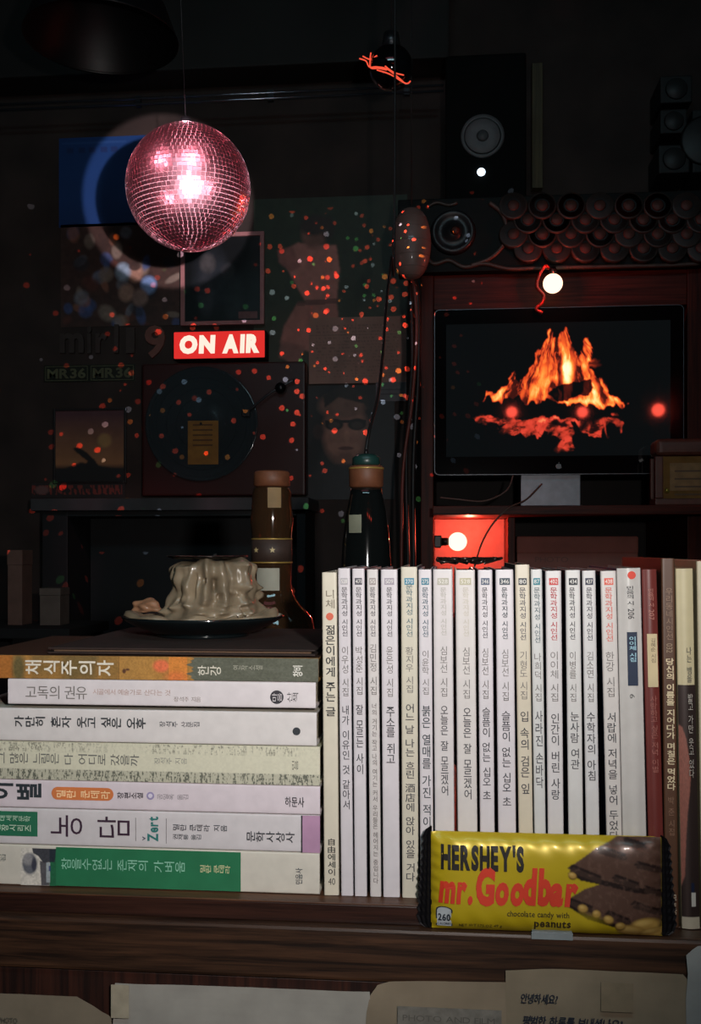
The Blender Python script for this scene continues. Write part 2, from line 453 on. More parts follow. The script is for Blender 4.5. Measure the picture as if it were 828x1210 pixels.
# ------------------------------------------------------------ the counter shelf
SZ = P(430, 1059.5, 0).z                    # top of the raised plank most books stand on
YP = -0.0125                                # its front face
SL = P(430, 1095.5, -0.016).z               # top of the counter itself
YF = -0.0185                                # front edge of the counter
XA, XB = -0.62, 0.62
shelf = thing('counter_shelf', (0, 0, ZF), 'dark walnut counter along the bottom with papers on its front, carrying all the books', 'counter')
def sb(name, a, b, m, bev=0.0015): return box(name, (a[0], a[1], a[2]-ZF), (b[0], b[1], b[2]-ZF), m, shelf, bev)
RAILH = 0.0325
sb('counter_board', (XA, YF+.0222, SL-.022), (XB, 0.46, SL), WOOD)
sb('front_rail', (XA, YF, SL-RAILH), (XB, YF+.022, SL), WOOD, .0022)
sb('front_panel', (XA, YF+.004, ZF+.001), (XB, YF+.020, SL-RAILH-.0004), WOODV)
for x in (XA+.0, XB-.022): sb('end_panel', (x, YF+.024, ZF+.001), (x+.022, 0.46, SL-.0225), WOODV)
sb('back_panel', (XA+.023, 0.445, ZF+.001), (XB-.023, 0.459, SL-.0225), WOODV)
XP = P(779, 1060, 0).x
plank = thing('raised_plank', (0, 0, SL+.0002), 'dark plank lying on the counter, raising the white paperbacks and the book stack', 'plank')
h = SZ-SL-.0002
box('plank_board', (-0.60, YP+.0012, 0), (XP, 0.40, h-.0012), WOODD, plank, .0008)
box('plank_top_veneer', (-0.60, YP, h-.0011), (XP, 0.40, h), WOODL, plank, .0004)
BZ = SZ+.0002                               # what the books stand on
LZ = SL+.0002

# ------------------------------------------------------------ upright books
def cover_mesh(w, d, h, t=0.0011, r=0.0012, bulge=0.0):
    """a paper cover folded round the spine: outer outline with rounded spine corners, as one C-shaped shell"""
    out = []; n = 5
    out.append((0, d))
    for k in range(n+1):
        a = PI+PI/2*k/n; out.append((r+r*math.cos(a), r+r*math.sin(a)))
    m = 6
    for k in range(1, m): u = k/m; out.append((r+(w-2*r)*u, -bulge*math.sin(PI*u)))
    for k in range(n+1):
        a = 1.5*PI+PI/2*k/n; out.append((w-r+r*math.cos(a), r+r*math.sin(a)))
    out.append((w, d))
    inn = []
    for (x, y) in out:
        xi = min(max(x, t), w-t); yi = max(y, t) if y < d else d
        inn.append((xi, yi))
    bm = bmesh.new(); N = len(out)
    L = [[bm.verts.new((x, y, z)) for (x, y) in ring] for ring in (out, inn) for z in (0, h)]
    o0, o1, i0, i1 = L
    for k in range(N-1):
        # material 0 = spine and rim, 1 = boards
        board = (k == 0 or k == N-2)
        f = bm.faces.new((o0[k], o0[k+1], o1[k+1], o1[k])); f.material_index = 1 if board else 0
        f.smooth = not board
        bm.faces.new((i0[k+1], i0[k], i1[k], i1[k+1]))
        bm.faces.new((o0[k+1], o0[k], i0[k], i0[k+1]))
        bm.faces.new((o1[k], o1[k+1], i1[k+1], i1[k]))
    for k in (0, N-1): bm.faces.new((o0[k], o1[k], i1[k], i0[k]))
    rim = set(o0) | set(o1)
    for e in bm.edges:                       # keep the spine's shading straight up to its crisp ends
        if (e.verts[0] in rim) != (e.verts[1] in rim) or (e.verts[0] in o0 and e.verts[1] in o0) or (e.verts[0] in o1 and e.verts[1] in o1): e.smooth = False
    return bm

def upright(label, xt, yt, xb, w_px, base, Y=0.0, depth=0.122, spine=(205, 200, 200), board=None, pages=PAGES, items=(), group='white poetry paperbacks standing in a row', bulge=0.0, rough=0.42):
    """xt, yt: top-left corner of the spine in the photo, xb: its bottom-left corner"""
    pb = P(xb, 1059, Y); pt = P(xt, yt, Y)
    h = pt.z-base; w = P(xb+w_px, 1059, Y).x-pb.x
    lean = math.atan2(pt.x-pb.x, h)
    r = thing('paperback_book', (pb.x, Y, base), label, 'book', group, (0, lean, 0))
    h = h/math.cos(lean)
    sp = mat('spine_%d_%d_%d' % spine, spine, rough, var=0.04, scale=120, coat=0.12)
    bd = mat('board_%d_%d_%d' % (board or spine), board or spine, 0.5, var=0.1)
    obj('cover', cover_mesh(w, depth, h, bulge=bulge), [sp, bd], r)
    box('page_block', (.0012, .0013, .0015), (w-.0012, depth-.003, h-.0015), pages, r)
    yb = HOR-base*F/(P(xb, 1059, Y).y-YC)       # base row in the photo
    sc = h/(1059.5-yt)
    for it in items:
        txt, y0, y1, f0, f1, rgb = it[:6]; o = it[6] if len(it) > 6 else {}
        z1 = h-(y0-yt)*sc; z0 = h-(y1-yt)*sc; x0, x1 = w*f0, w*f1; yy = -bulge-0.00025
        k = o.get('k', 'v')
        if k == 'box':
            bm = bmesh.new(); bm_box(bm, (x0, yy, z0), (x1, 0.0004, z1)); obj(o.get('n', 'printed_panel'), bm, ink(rgb), r)
        elif k == 'dot':
            lathe('printed_dot', [(0.00001, 0), ((x1-x0)/2, 0), ((x1-x0)/2, .0006)], ink(rgb), r, 24, ((x0+x1)/2, yy, (z0+z1)/2), 'Y', False)
        elif k == 'art':
            it[0](r, x0, x1, z0, z1, yy)
        else:
            letters(o.get('n', 'title_lettering'), txt, (x0, z0, x1, z1), ink(rgb), r, yy-o.get('dy', 0.00006), k, o.get('turn', 0), o.get('b', 0.0))
    return r

K = (62, 62, 68); KD = (34, 36, 40)
def poet(series, badge, bcol, name, ny0, ny1, title, ty0, ty1, tcol=K, scol=(92, 90, 94), sy0=694, sy1=752, f=(0.27, 0.78), ncol=(112, 108, 106), tf=None, tb=0.006):
    L = []
    L.append(('', 683, 691, 0.22, 0.80, bcol, dict(k='box', n='number_badge')))
    L.append((badge, 684.6, 689.4, 0.28, 0.74, (225, 222, 216), dict(k='h', n='badge_number', dy=.0001)))
    L.append((series, sy0, sy1, f[0], f[1], scol, dict(n='series_lettering', b=0.012)))
    L.append((name, ny0, ny1, f[0]-.03, f[1]+.02, ncol, dict(n='author_lettering')))
    tf = tf or (f[0]-.05, f[1]+.04)
    L.append((title, ty0, ty1, tf[0], tf[1], tcol, dict(n='title_lettering', b=tb)))
    return L
SER = '문학과지성 시인선'
W1 = (206, 200, 204)
B = []
B.append(dict(label='cream paperback with an orange dot, first at the left of the upright row', xt=380, yt=676.5, xb=382.7, w=17.6, spine=(208, 200, 182), board=(150, 140, 120),
    items=[('니체', 697, 719, .25, .85, (120, 110, 96)), ('', 724.5, 733, .27, .77, (205, 98, 74), dict(k='dot')), ('젊은이에게 주는 글', 739, 847, .22, .86, KD, dict(b=.012)),
           ('自由에세이', 992, 1036, .28, .78, KD, dict(b=.012, n='publisher_lettering')), ('40', 1039, 1047, .3, .76, (70, 68, 66), dict(k='h', n='number_lettering'))]))
B.append(dict(label='slim white paperback right beside the cream one with the orange dot', xt=399, yt=671.6, xb=402.9, w=14.4, spine=W1, board=(60, 66, 76),
    items=poet(SER, '528', (170, 166, 170), '이우성 시집', 764, 823, '내가 이유인 것 같아서', 834, 957)))
B.append(dict(label='slim white paperback with a dark number badge, third from the left in the row', xt=415.8, yt=672, xb=418.9, w=14.6, spine=W1, board=(40, 48, 60),
    items=poet(SER, '471', (78, 76, 86), '박성준 시집', 764, 821, '잘 모르는 사이', 833, 915)))
B.append(dict(label='narrow off-white paperback with one very long line of tiny brown title letters', xt=433.2, yt=673, xb=437.1, w=13.2, spine=(204, 198, 196), board=(44, 50, 58),
    items=poet(SER, '515', (150, 140, 138), '김민정 시집', 761, 821, '너의 거기는 작고 나의 여기는 커서 우리들은 헤어지는 중입니다', 831, 1044, (104, 98, 96), f=(.25, .75), tf=(.32, .76))))
B.append(dict(label='white paperback with a short title, left of the cream one with a blue badge', xt=449.6, yt=673, xb=452.6, w=19.8, spine=W1, board=(28, 34, 38),
    items=poet(SER, '509', (158, 150, 160), '윤은성 시집', 764, 823, '주소를 쥐고', 835, 901, f=(.33, .68), tf=(.27, .77), sy1=752)))
B.append(dict(label='cream paperback with a blue badge and a title mixing in two Chinese characters', xt=473.4, yt=670, xb=475.0, w=19.4, spine=(200, 193, 176), board=(30, 60, 74),
    items=poet(SER, '270', (70, 132, 156), '황지우 시집', 764, 818, '어느 날 나는 흐린 酒店에 앉아 있을 거다', 831, 1040, f=(.30, .72), scol=(96, 116, 120), sy0=690, sy1=752, tf=(.22, .82))))
B.append(dict(label='white paperback with a small teal badge, partly hidden by the chocolate bar', xt=494.2, yt=673, xb=496.6, w=15.6, spine=W1, board=(20, 66, 86),
    items=poet(SER, '275', (54, 118, 140), '이윤학 시집', 768, 820, '붉은 열매를 가진 적이', 833, 976, f=(.26, .74), scol=(74, 96, 108), tf=(.2, .85), tcol=(50, 60, 66))))
B.append(dict(label='wide white paperback with a faded grey series title, left one of two alike', xt=511.4, yt=672.8, xb=514.2, w=23.2, spine=(204, 198, 198), board=(60, 52, 56),
    items=poet(SER, '528', (176, 172, 158), '심보선 시집', 763, 822, '오늘은 잘 모르겠어', 833, 938, f=(.36, .68), scol=(176, 172, 166), sy1=750, tf=(.33, .72))))
B.append(dict(label='wide white paperback with a faded grey series title, right one of two alike', xt=537.6, yt=673.6, xb=541.4, w=23.4, spine=(205, 199, 196), board=(20, 34, 50),
    items=poet(SER, '528', (182, 176, 150), '심보선 시집', 764, 824, '오늘은 잘 모르겠어', 835, 942, f=(.36, .68), scol=(190, 184, 172), sy1=751, tf=(.33, .74))))
B.append(dict(label='white paperback with a blue-grey badge, right after the two wide faded ones', xt=564.2, yt=673.5, xb=567.7, w=17.4, spine=W1, board=(50, 28, 40),
    items=poet(SER, '346', (86, 96, 116), '심보선 시집', 765, 824, '슬픔이 없는 십오 초', 834, 941, f=(.26, .66), sy1=753, tf=(.22, .76))))
B.append(dict(label='white paperback with a slate badge, just left of the taller cream one', xt=585.2, yt=673.2, xb=589.4, w=21.2, spine=W1, board=(34, 30, 50),
    items=poet(SER, '346', (66, 76, 86), '심보선 시집', 766, 826, '슬픔이 없는 십오 초', 838, 948, f=(.32, .66), sy1=754, scol=(50, 62, 70), tf=(.26, .74))))
B.append(dict(label='cream paperback that stands taller than its white neighbours, dark grey badge', xt=608.4, yt=667.3, xb=613.8, w=17.0, spine=(202, 192, 172), board=(30, 52, 52),
    items=poet(SER, '80', (66, 68, 72), '기형도 시집', 768, 824, '입 속의 검은 잎', 838, 934, f=(.26, .72), sy1=755, tf=(.2, .80))))
B.append(dict(label='slim white paperback with a teal band across its top, against the taller cream one', xt=626.8, yt=673, xb=632.4, w=13.6, spine=(200, 200, 198), board=(16, 84, 94),
    items=poet(SER, '87', (44, 122, 136), '나희덕 시집', 770, 826, '사라진 손바닥', 837, 927, f=(.24, .78), scol=(90, 106, 112), sy1=758, tf=(.2, .86))))
B.append(dict(label='white paperback with a red badge, left of the widest dark gap', xt=644.2, yt=674.6, xb=648.0, w=18.8, spine=(204, 200, 200), board=(12, 40, 66),
    items=poet(SER, '402', (196, 74, 74), '이이체 시집', 768, 826, '인간이 버린 사랑', 840, 940, f=(.28, .72), scol=(176, 66, 72), sy1=755, tf=(.24, .80))))
B.append(dict(label='white paperback with a black badge, just right of the widest dark gap', xt=667.8, yt=673.8, xb=672.6, w=17.6, spine=(202, 200, 198), board=(12, 36, 62),
    items=poet(SER, '434', (44, 46, 52), '이병률 시집', 768, 826, '눈사람 여관', 838, 904, f=(.22, .62), scol=(66, 66, 70), sy1=754, tf=(.2, .80))))
B.append(dict(label='slim white paperback with a dark blue badge, second right of the widest dark gap', xt=687.6, yt=674.4, xb=693.6, w=16.0, spine=(202, 200, 200), board=(12, 30, 56),
    items=poet(SER, '437', (44, 48, 70), '김소연 시집', 768, 826, '수학자의 아침', 838, 917, f=(.26, .72), scol=(66, 66, 76), sy1=755, tf=(.16, .80))))
B.append(dict(label='white paperback with a pale red badge and pale red series title, nearest the right end', xt=709.2, yt=674.8, xb=718.4, w=18.6, spine=(202, 196, 192), board=(12, 50, 76),
    items=poet(SER, '438', (214, 98, 84), '한강 시집', 768, 820, '서랍에 저녁을 넣어 두었다', 838, 986, f=(.24, .72), scol=(206, 104, 94), sy1=756, tf=(.2, .76))))
for d in B:
    x = d.pop('xt'); yt = d.pop('yt'); xb = d.pop('xb'); w = d.pop('w'); lb = d.pop('label')
    upright(lb, x, yt, xb, w, BZ, **d)

# the five books of other kinds at the right end
G2 = 'larger books at the right end of the row'
upright('wide white book with a red dot and a navy panel on its spine', 728.4, 671.6, 737.4, 28.4, BZ, spine=(196, 192, 188), board=(24, 44, 84), group=G2, bulge=.0022, rough=.25,
    items=[('', 675, 684.4, .42, .76, (206, 62, 44), dict(k='dot')), ('민음의 시', 692, 714, .36, .66, (50, 50, 54), dict(k='v', n='series_lettering', b=.012)), ('206', 718, 730, .40, .66, (50, 50, 54), dict(k='h', turn=-1, n='number_lettering', b=.012)),
           ('', 745, 806.5, .34, .76, (16, 34, 60), dict(k='box')), ('이이체 시집', 750, 779, .42, .70, (150, 190, 205), dict(n='author_lettering', dy=.0002, b=.012)), ('6', 816, 821, .40, .60, (80, 80, 80), dict(k='h', turn=-1, n='number_lettering'))])
upright('dark red book with a cream label on its spine', 757.8, 673, 768.0, 18.0, BZ, spine=(104, 44, 40), board=(20, 20, 44), group=G2, bulge=.0010,
    items=[('민음의 시', 695, 716, .36, .72, (170, 110, 96), dict(n='series_lettering')), ('207', 719, 731, .38, .72, (170, 110, 96), dict(k='h', turn=-1, n='number_lettering')),
           ('', 747, 808, .22, .88, (196, 178, 140), dict(k='box', n='spine_label')), ('김혜순 시집', 752, 780, .44, .76, (90, 78, 66), dict(n='author_lettering', dy=.0002)),
           ('사랑하고 싶은 저녁 이별', 818, 906, .32, .78, (150, 88, 78))])
upright('tall brown book with pale title letters standing in the dark gap beside the red one', 781.0, 660, 786.2, 16.0, LZ, Y=0.001, depth=.14, spine=(84, 56, 40), board=(60, 34, 22), group=G2,
    items=[('우리동네시인선', 692, 748, .28, .80, (140, 112, 92), dict(n='series_lettering')), ('032', 752, 762, .30, .74, (150, 128, 104), dict(k='h', turn=-1, n='number_lettering')), ('당신의 이름을 지어다가 며칠은 먹었다', 768, 911, .24, .86, (214, 196, 160), dict(b=.02)),
           ('박 준 시집', 918, 960, .30, .74, (128, 96, 76), dict(n='author_lettering')), ('문동', 1024, 1046, .5, .84, (190, 180, 160), dict(n='publisher_lettering'))])
def dust_art(r, x0, x1, z0, z1, yy):
    A = Art(0, 0, 20, 300, 41, 300, (46, 36, 34))
    A.C[:] = np.array(lin((48, 38, 36)))
    A.mix(np.clip(1-np.abs(A.X-6)/5, 0, 1)*0.35, (92, 76, 72))
    pts = [(-1, 48), (4, 52), (8, 66), (11, 90), (12.5, 112), (11, 132), (8, 160), (6, 190), (4, 235), (-1, 250)]
    m = A.blur(A.inside(pts), 2); A.mix(m*(0.55+0.6*fbm(A.X*1.3, A.Y*0.35, 5)), (150, 96, 84))
    A.rect(0, 285, 20, 300, (178, 168, 148)); A.rect(11, 243, 14, 255, (30, 38, 60)); A.rect(11, 255, 15.5, 272, (188, 186, 178))
    A.mesh('lower_jacket_print', (0, 0), (x1-x0)/20, (z1-z0)/300, VCG, r, lambda gx, gz: -0.0012*np.sin(PI*np.clip(gx/(x1-x0), 0, 1)), (x0, yy+.0009, z1))
upright('thick book in a cream jacket whose lower part is black with a brown picture', 798.0, 672, 805.6, 20.6, LZ, Y=0.0, depth=.15, spine=(196, 184, 148), board=(150, 140, 112), group=G2, bulge=.0012, rough=.5,
    items=[(dust_art, 797, 1059, -.005, 1.005, (0, 0, 0), dict(k='art')), ('나는 뱀을', 756, 794, .50, .78, (96, 92, 84), dict(n='title_lettering', dy=.0010)),
           ('밟고 가만 웃고 있다', 806, 896, .50, .78, (168, 160, 150), dict(n='title_lettering', dy=.0022))])
upright('cream-white book cut by the right edge of the photo, last in the row', 823.0, 663, 829.5, 30.0, LZ, Y=0.001, depth=.15, spine=(188, 178, 152), board=(150, 140, 112), group=G2)

# ------------------------------------------------------------ the stack of lying books
def lying(label, xl, xr, yt, yb, z0, depth, spine, board=None, Y=0.0, art=None, items=(), rough=.5, rotz=0.0, hard=False, pages=PAGEW):
    """spine faces the camera; xl, xr in the photo; z0: what it lies on; returns its top height"""
    L = P(xl, (yt+yb)/2, Y).x; R = P(xr, (yt+yb)/2, Y).x; th = P(xr, yt, Y).z-P(xr, yb, Y).z
    r = thing('paperback_book', ((L+R)/2, Y, z0), label, 'book', 'books stacked flat at the left', (0, 0, rotz))
    W = (R-L)
    sp = mat('spine_%d_%d_%d' % spine, spine, rough, var=0.05, scale=120, coat=0.1)
    bd = mat('board_%d_%d_%d' % (board or spine), board or spine, 0.5, var=0.1)
    bm = cover_mesh(th, depth, W, t=.0012 if not hard else .0022, r=.0012)
    bmesh.ops.transform(bm, matrix=Matrix.Translation((-W/2, 0, 0)) @ Matrix(((0, 0, 1, 0), (0, 1, 0, 0), (-1, 0, 0, th), (0, 0, 0, 1))), verts=bm.verts)
    obj('cover', bm, [sp, bd], r)
    box('page_block', (-W/2+.002, .0014, .0013), (W/2-.002, depth-.002, th-.0013), pages, r)
    def fx(px): return (px-(xl+xr)/2)/(xr-xl)*W
    def fz(py): return (yb-py)/(yb-yt)*th
    if art: art(r, fx, fz, W, th)
    for it in items:
        txt, x0, y0, x1, y1, rgb = it[:6]; o = it[6] if len(it) > 6 else {}
        rc = (fx(x0), fz(y1), fx(x1), fz(y0)); yy = -0.00025-o.get('dy', 0)
        if o.get('k') == 'box': box(o.get('n', 'printed_panel'), (rc[0], yy, rc[1]), (rc[2], .0004, rc[3]), ink(rgb), r)
        elif o.get('k') == 'dot':
            lathe('printed_dot', [(0.00001, 0), ((rc[2]-rc[0])/2, 0), ((rc[2]-rc[0])/2, .0006)], ink(rgb), r, 28, ((rc[0]+rc[2])/2, yy, (rc[1]+rc[3])/2), 'Y', False)
        elif o.get('k') == 'pill':
            bm = bmesh.new(); rr = (rc[3]-rc[1])/2; pts = []
            for k in range(13): a = PI/2+PI*k/12; pts.append((rc[0]+rr+rr*math.cos(a), (rc[1]+rc[3])/2+rr*math.sin(a)))
            for k in range(13): a = -PI/2+PI*k/12; pts.append((rc[2]-rr+rr*math.cos(a), (rc[1]+rc[3])/2+rr*math.sin(a)))
            bm.faces.new([bm.verts.new((p[0], yy, p[1])) for p in pts]); obj('printed_pill', bm, ink(rgb), r)
        else:
            letters(o.get('n', 'title_lettering'), txt, rc, ink(rgb), r, yy-.0001, o.get('m', 'v'), o.get('turn', 1), o.get('b', 0.0), gap=o.get('gap', .45))
    return z0+th+.0003

def art_green(r, fx, fz, W, th):
    A = Art(27, 1003, 70, 1048, 130, 136, (206, 200, 190))
    A.rect(62, 1003, 70, 1048, (30, 100, 66))
    A.ell(38, 1022, 9, 13, (96, 98, 106), .3); A.ell(36, 1017, 6, 7, (140, 138, 140), .5); A.ell(43, 1023, 3, 8, (40, 42, 60), .5, .8)
    A.poly([(40, 999), (70, 1001), (68, 1019), (54, 1020), (48, 1012), (42, 1009)], (34, 38, 52), .95, 3)
    A.poly([(50, 1018), (62, 1020), (62, 1048), (52, 1048)], (50, 50, 62), .9, 3)
    A.rect(58, 1020, 62.5, 1044, (170, 180, 184), .8); A.rect(61, 1024, 63, 1030, (40, 60, 120), .8)
    A.grain(.5, .3)
    A.mesh('portrait_print', (27, 1048), (fx(70)-fx(27))/43, (fz(1003)-fz(1048))/45*.999, VC, r, None, (fx(27), -.00020, 0.0002))
zt = BZ
zt = lying('bottom book of the stack, white spine with a long green panel', -60, 377.5, 1003, 1052, zt, .150, (204, 198, 186), (190, 186, 170), art=art_green, items=[
    ('', 69.5, 1004.5, 287, 1051, (34, 112, 74), dict(k='box', n='green_panel')), ('참을수없는 존재의 가벼움', 76, 1017, 222, 1031, (140, 196, 170), dict(dy=.0001)),
    ('밀란 쿤데라', 240, 1020, 275, 1030, (196, 196, 150), dict(b=.012, dy=.0001, n='author_lettering')), ('민음사', 350, 1021, 358, 1040, (50, 60, 70), dict(m='h', n='publisher_lettering', b=.012)), ('전집', 0, 1015, 9, 1024, (90, 100, 96), dict(n='series_lettering'))])
zt = lying('second book from the bottom of the stack, large purple title and lilac end band', -50, 377.5, 959, 1003, zt, .148, (204, 198, 200), (190, 186, 170), items=[
    ('', -49, 963, 47, 993, (36, 108, 78), dict(k='box', n='green_panel')), ('현대세계문학', -6, 968, 39, 975, (190, 214, 190), dict(dy=.0001, n='series_lettering')), ('현장시리즈', -6, 979, 39, 987, (200, 220, 196), dict(dy=.0001, b=.012, n='series_lettering')),
    ('농 담', 63, 966, 157, 992, (58, 36, 54), dict(gap=.32)), ('', 163.8, 967, 164.4, 995, (120, 116, 116), dict(k='box', n='printed_line')), ('', 199.8, 967, 200.4, 997, (120, 116, 116), dict(k='box', n='printed_line')),
    ('Zert', 178, 965, 191, 995, (38, 116, 112), dict(m='h', b=.03, n='latin_title_lettering')), ('v', 172, 989, 176, 994, (60, 70, 90), dict(m='h', n='accent_mark')),
    ('밀란 쿤데라 지음', 208, 973, 271, 981, (66, 68, 74), dict(b=.012, n='author_lettering')), ('권재룡 옮김', 208, 985, 241, 992, (80, 84, 88), dict(n='translator_lettering', b=.012)),
    ('문학사상사', 294, 979, 349, 992, (42, 46, 52), dict(b=.012, n='publisher_lettering')), ('', 358, 959.5, 378, 1003, (176, 136, 166), dict(k='box', n='lilac_band')), ('', 356.4, 959.5, 358, 1003, (40, 36, 44), dict(k='box', n='printed_line', dy=.0001))])
zt = lying('pinkish white book in the stack with an orange pill on its spine', -55, 378, 925, 959, zt, .146, (212, 200, 206), (200, 190, 190), items=[
    ('이별', -13, 929, 52, 949, (42, 50, 56), dict(b=.03, gap=.5)), ('', 64, 932.5, 138, 948, (206, 118, 66), dict(k='pill')), ('밀란 쿤데라', 70, 936, 134, 945.5, (244, 208, 160), dict(dy=.0001, n='author_lettering', b=.012)),
    ('장편소설', 142.5, 937, 173, 945, (70, 66, 72), dict(b=.02, n='genre_lettering')), ('', 177, 936, 186, 945.6, (150, 140, 176), dict(k='dot')), ('', 179, 938, 184, 943.4, (212, 204, 220), dict(k='dot', dy=.0002)),
    ('공일옥 옮김', 190, 938, 226, 945, (132, 126, 132), dict(n='translator_lettering')), ('하문사', 338, 938, 360, 950, (48, 48, 54), dict(m='h', turn=0, b=.012, n='publisher_lettering'))])
def art_script(r, fx, fz, W, th):
    A = Art(0, 0, 380, 49, 1140, 100, (206, 202, 180))
    st = vnoise(A.X*0.55, A.Y*0.10, 3)*0.5+vnoise(A.X*1.3, A.Y*0.45, 9)*0.5
    hz = vnoise(A.X*0.2, A.Y*0.9, 5)
    m = np.clip((st-0.52)*9, 0, 1)*np.clip(hz*1.6, 0, 1)
    top = np.clip((13-A.Y)/1.5, 0, 1)*np.clip((vnoise(A.X*.03, A.Y*0, 8)-.2)*3, .15, 1); bot = np.clip((A.Y-34.5)/1.5, 0, 1)
    A.mix(m*top*.62, (58, 58, 50)); A.mix(np.clip(m*1.5+.28, 0, 1)*bot*.85, (56, 62, 54))
    A.grain(.4, .08)
    A.mesh('script_print', (0, 49), (fx(378)-fx(0))/380, th/49*.985, VC, r, None, (fx(0), -.00015, th*.006))
zt = lying('cream book in the stack covered with bands of dense dark script', 0-40, 378, 878, 924, zt, .150, (206, 202, 180), (160, 156, 130), art=art_script, items=[
    ('그 많은 느림은 다 어디로 갔을까', -1, 891, 168, 905, (104, 104, 100), dict(b=.006)), ('장석주 지음', 186, 894, 224, 902, (134, 134, 128), dict(n='author_lettering')), ('민음', 346, 894, 353, 906, (90, 90, 84), dict(n='publisher_lettering'))])
zt = lying('plain white book in the stack, slanting brush title and a small black dot', -45, 374, 836, 876, zt, .145, (212, 206, 204), (196, 190, 176), items=[
    ('가만히 혼자 웃고 싶은 오후', 19, 845, 176, 859, (50, 54, 58), dict(b=.02)), ('장석주 산문집', 192, 849, 239, 856, (90, 92, 96), dict(n='author_lettering', b=.012)), ('', 346.5, 854, 355.5, 863, (46, 50, 56), dict(k='dot'))])
zt = lying('white book in the stack with an upright brown-grey title, second from the top', 9.5, 373, 801, 832, zt+.0022, .140, (216, 208, 210), (150, 130, 110), items=[
    ('고독의 권유', 31, 809, 105, 825, (116, 112, 108), dict(m='h', turn=0)), ('시골에서 예술가로 산다는 것', 112, 812, 204, 819, (178, 150, 142), dict(m='h', turn=0, n='subtitle_lettering')),
    ('장석주 지음', 208, 820, 240, 826, (140, 128, 124), dict(m='h', turn=0, n='author_lettering')), ('', 320.5, 811.5, 336, 826.5, (50, 48, 54), dict(k='dot')), ('마음', 323, 814, 334, 824, (216, 208, 210), dict(dy=.0002, n='publisher_lettering')),
    ('산책', 340, 813, 353, 825, (80, 78, 80), dict(n='publisher_lettering'))])
# the page edges of the book below show as a grey wavy strip between the second and the third
def art_ochre(r, fx, fz, W, th):
    A = Art(0, 0, 378, 30, 760, 62, (176, 126, 66))
    n = fbm(A.X*.05, A.Y*.06, 4); A.mix(np.clip((n-.35)*2, 0, 1)*.6, (150, 118, 66)); A.mix(np.clip(vnoise(A.X*.045, A.Y*.01, 11)*3-1.7, 0, 1)*.7, (84, 82, 58))
    A.rect(124, 0, 143, 30, (140, 108, 62), .8); A.rect(0, 0, 17, 30, (170, 104, 50), .8); A.ell(24, 17, 8, 20, (76, 82, 58), .8, .8)
    A.rect(144, 0, 187, 30, (182, 134, 72), .8); A.ell(195, 12, 9.5, 8, (222, 112, 76), .5, .95)
    A.rect(204, 0, 226, 30, (214, 132, 62), .85); A.ell(212, 26, 12, 7, (212, 108, 66), 1, .6)
    A.rect(144.2, 0, 145.2, 30, (90, 72, 50), .7)
    e = 229+3*np.sin(A.Y*.5)+2*np.sin(A.Y*1.1); A.mix(np.clip((A.X-e)/1.5, 0, 1), (104, 106, 94)); A.mix(np.clip((A.X-e)/1.5, 0, 1)*(fbm(A.X*.08, A.Y*.2, 8))*.6, (74, 76, 62))
    A.ell(151, 19, 2.2, 3, (96, 64, 50), .6); A.ell(155, 17, 2.5, 1.5, (96, 64, 50), .6)
    A.grain(.6, .3)
    A.mesh('ochre_print', (0, 30), (fx(376)-fx(0))/378, th/30*.985, VCG, r, None, (fx(0), -.00015, th*.006))
zt = lying('top book of the stack, ochre and grey-green patchwork spine with white letters', -40, 376, 770, 798, zt, .146, (150, 110, 60), (70, 46, 32), art=art_ochre, items=[
    ('채식주의자', 32, 775, 138, 794, (224, 216, 200), dict(b=.015, gap=.1)), ('한강', 237, 780, 264, 792, (214, 208, 192), dict(n='author_lettering', b=.006)),
    ('연작소설', 278, 779, 312, 785, (164, 162, 146), dict(n='genre_lettering')), ('창비', 347, 779, 358, 792, (226, 222, 212), dict(m='h', turn=1, n='publisher_lettering', b=.02))])
STOP = zt

# ------------------------------------------------------------ yellow chocolate bar leaning on the books
YB = YF+.001
w0 = P(509, 1100, YB); w1 = P(783, 1106, YB)
BW = w1.x-w0.x; BH = P(640, 987, YB).z-P(640, 1102, YB).z
lean = math.radians(4.0)
bar = thing('chocolate_bar', ((w0.x+w1.x)/2, YB+.003, LZ+.0004), 'yellow wrapped chocolate bar with red lettering, standing against the white paperbacks', 'chocolate bar', None, (-lean*0.3, math.radians(0.0), 0))
def puff(X, Z):
    u = np.clip(np.abs(X)/(BW/2), 0, 1); v = np.clip(np.abs((Z-BH/2)/(BH/2)), 0, 1)
    wr = 0.00035*np.sin(X*420+Z*160)*np.exp(-((v-.85)/.2)**2)+0.0003*np.sin(Z*900+X*90)*np.exp(-((u-.96)/.05)**2)+.0002*np.sin(X*95+2)*np.sin(Z*130)
    return -(0.0062*(1-u**14)*(1-v**7))+wr
def puff1(X, Z): return float(puff(np.array(X), np.array(Z)))
A = Art(0, 0, 274, 115, 275, 116, (188, 164, 28))
n = fbm(A.X*.05, A.Y*.08, 3); A.mix(n*.35, (156, 134, 20))
CH = (84, 60, 50); CHD = (34, 22, 20); CHL = (118, 90, 78)
def piece(pts, c): A.poly(pts, c, 1, 1)
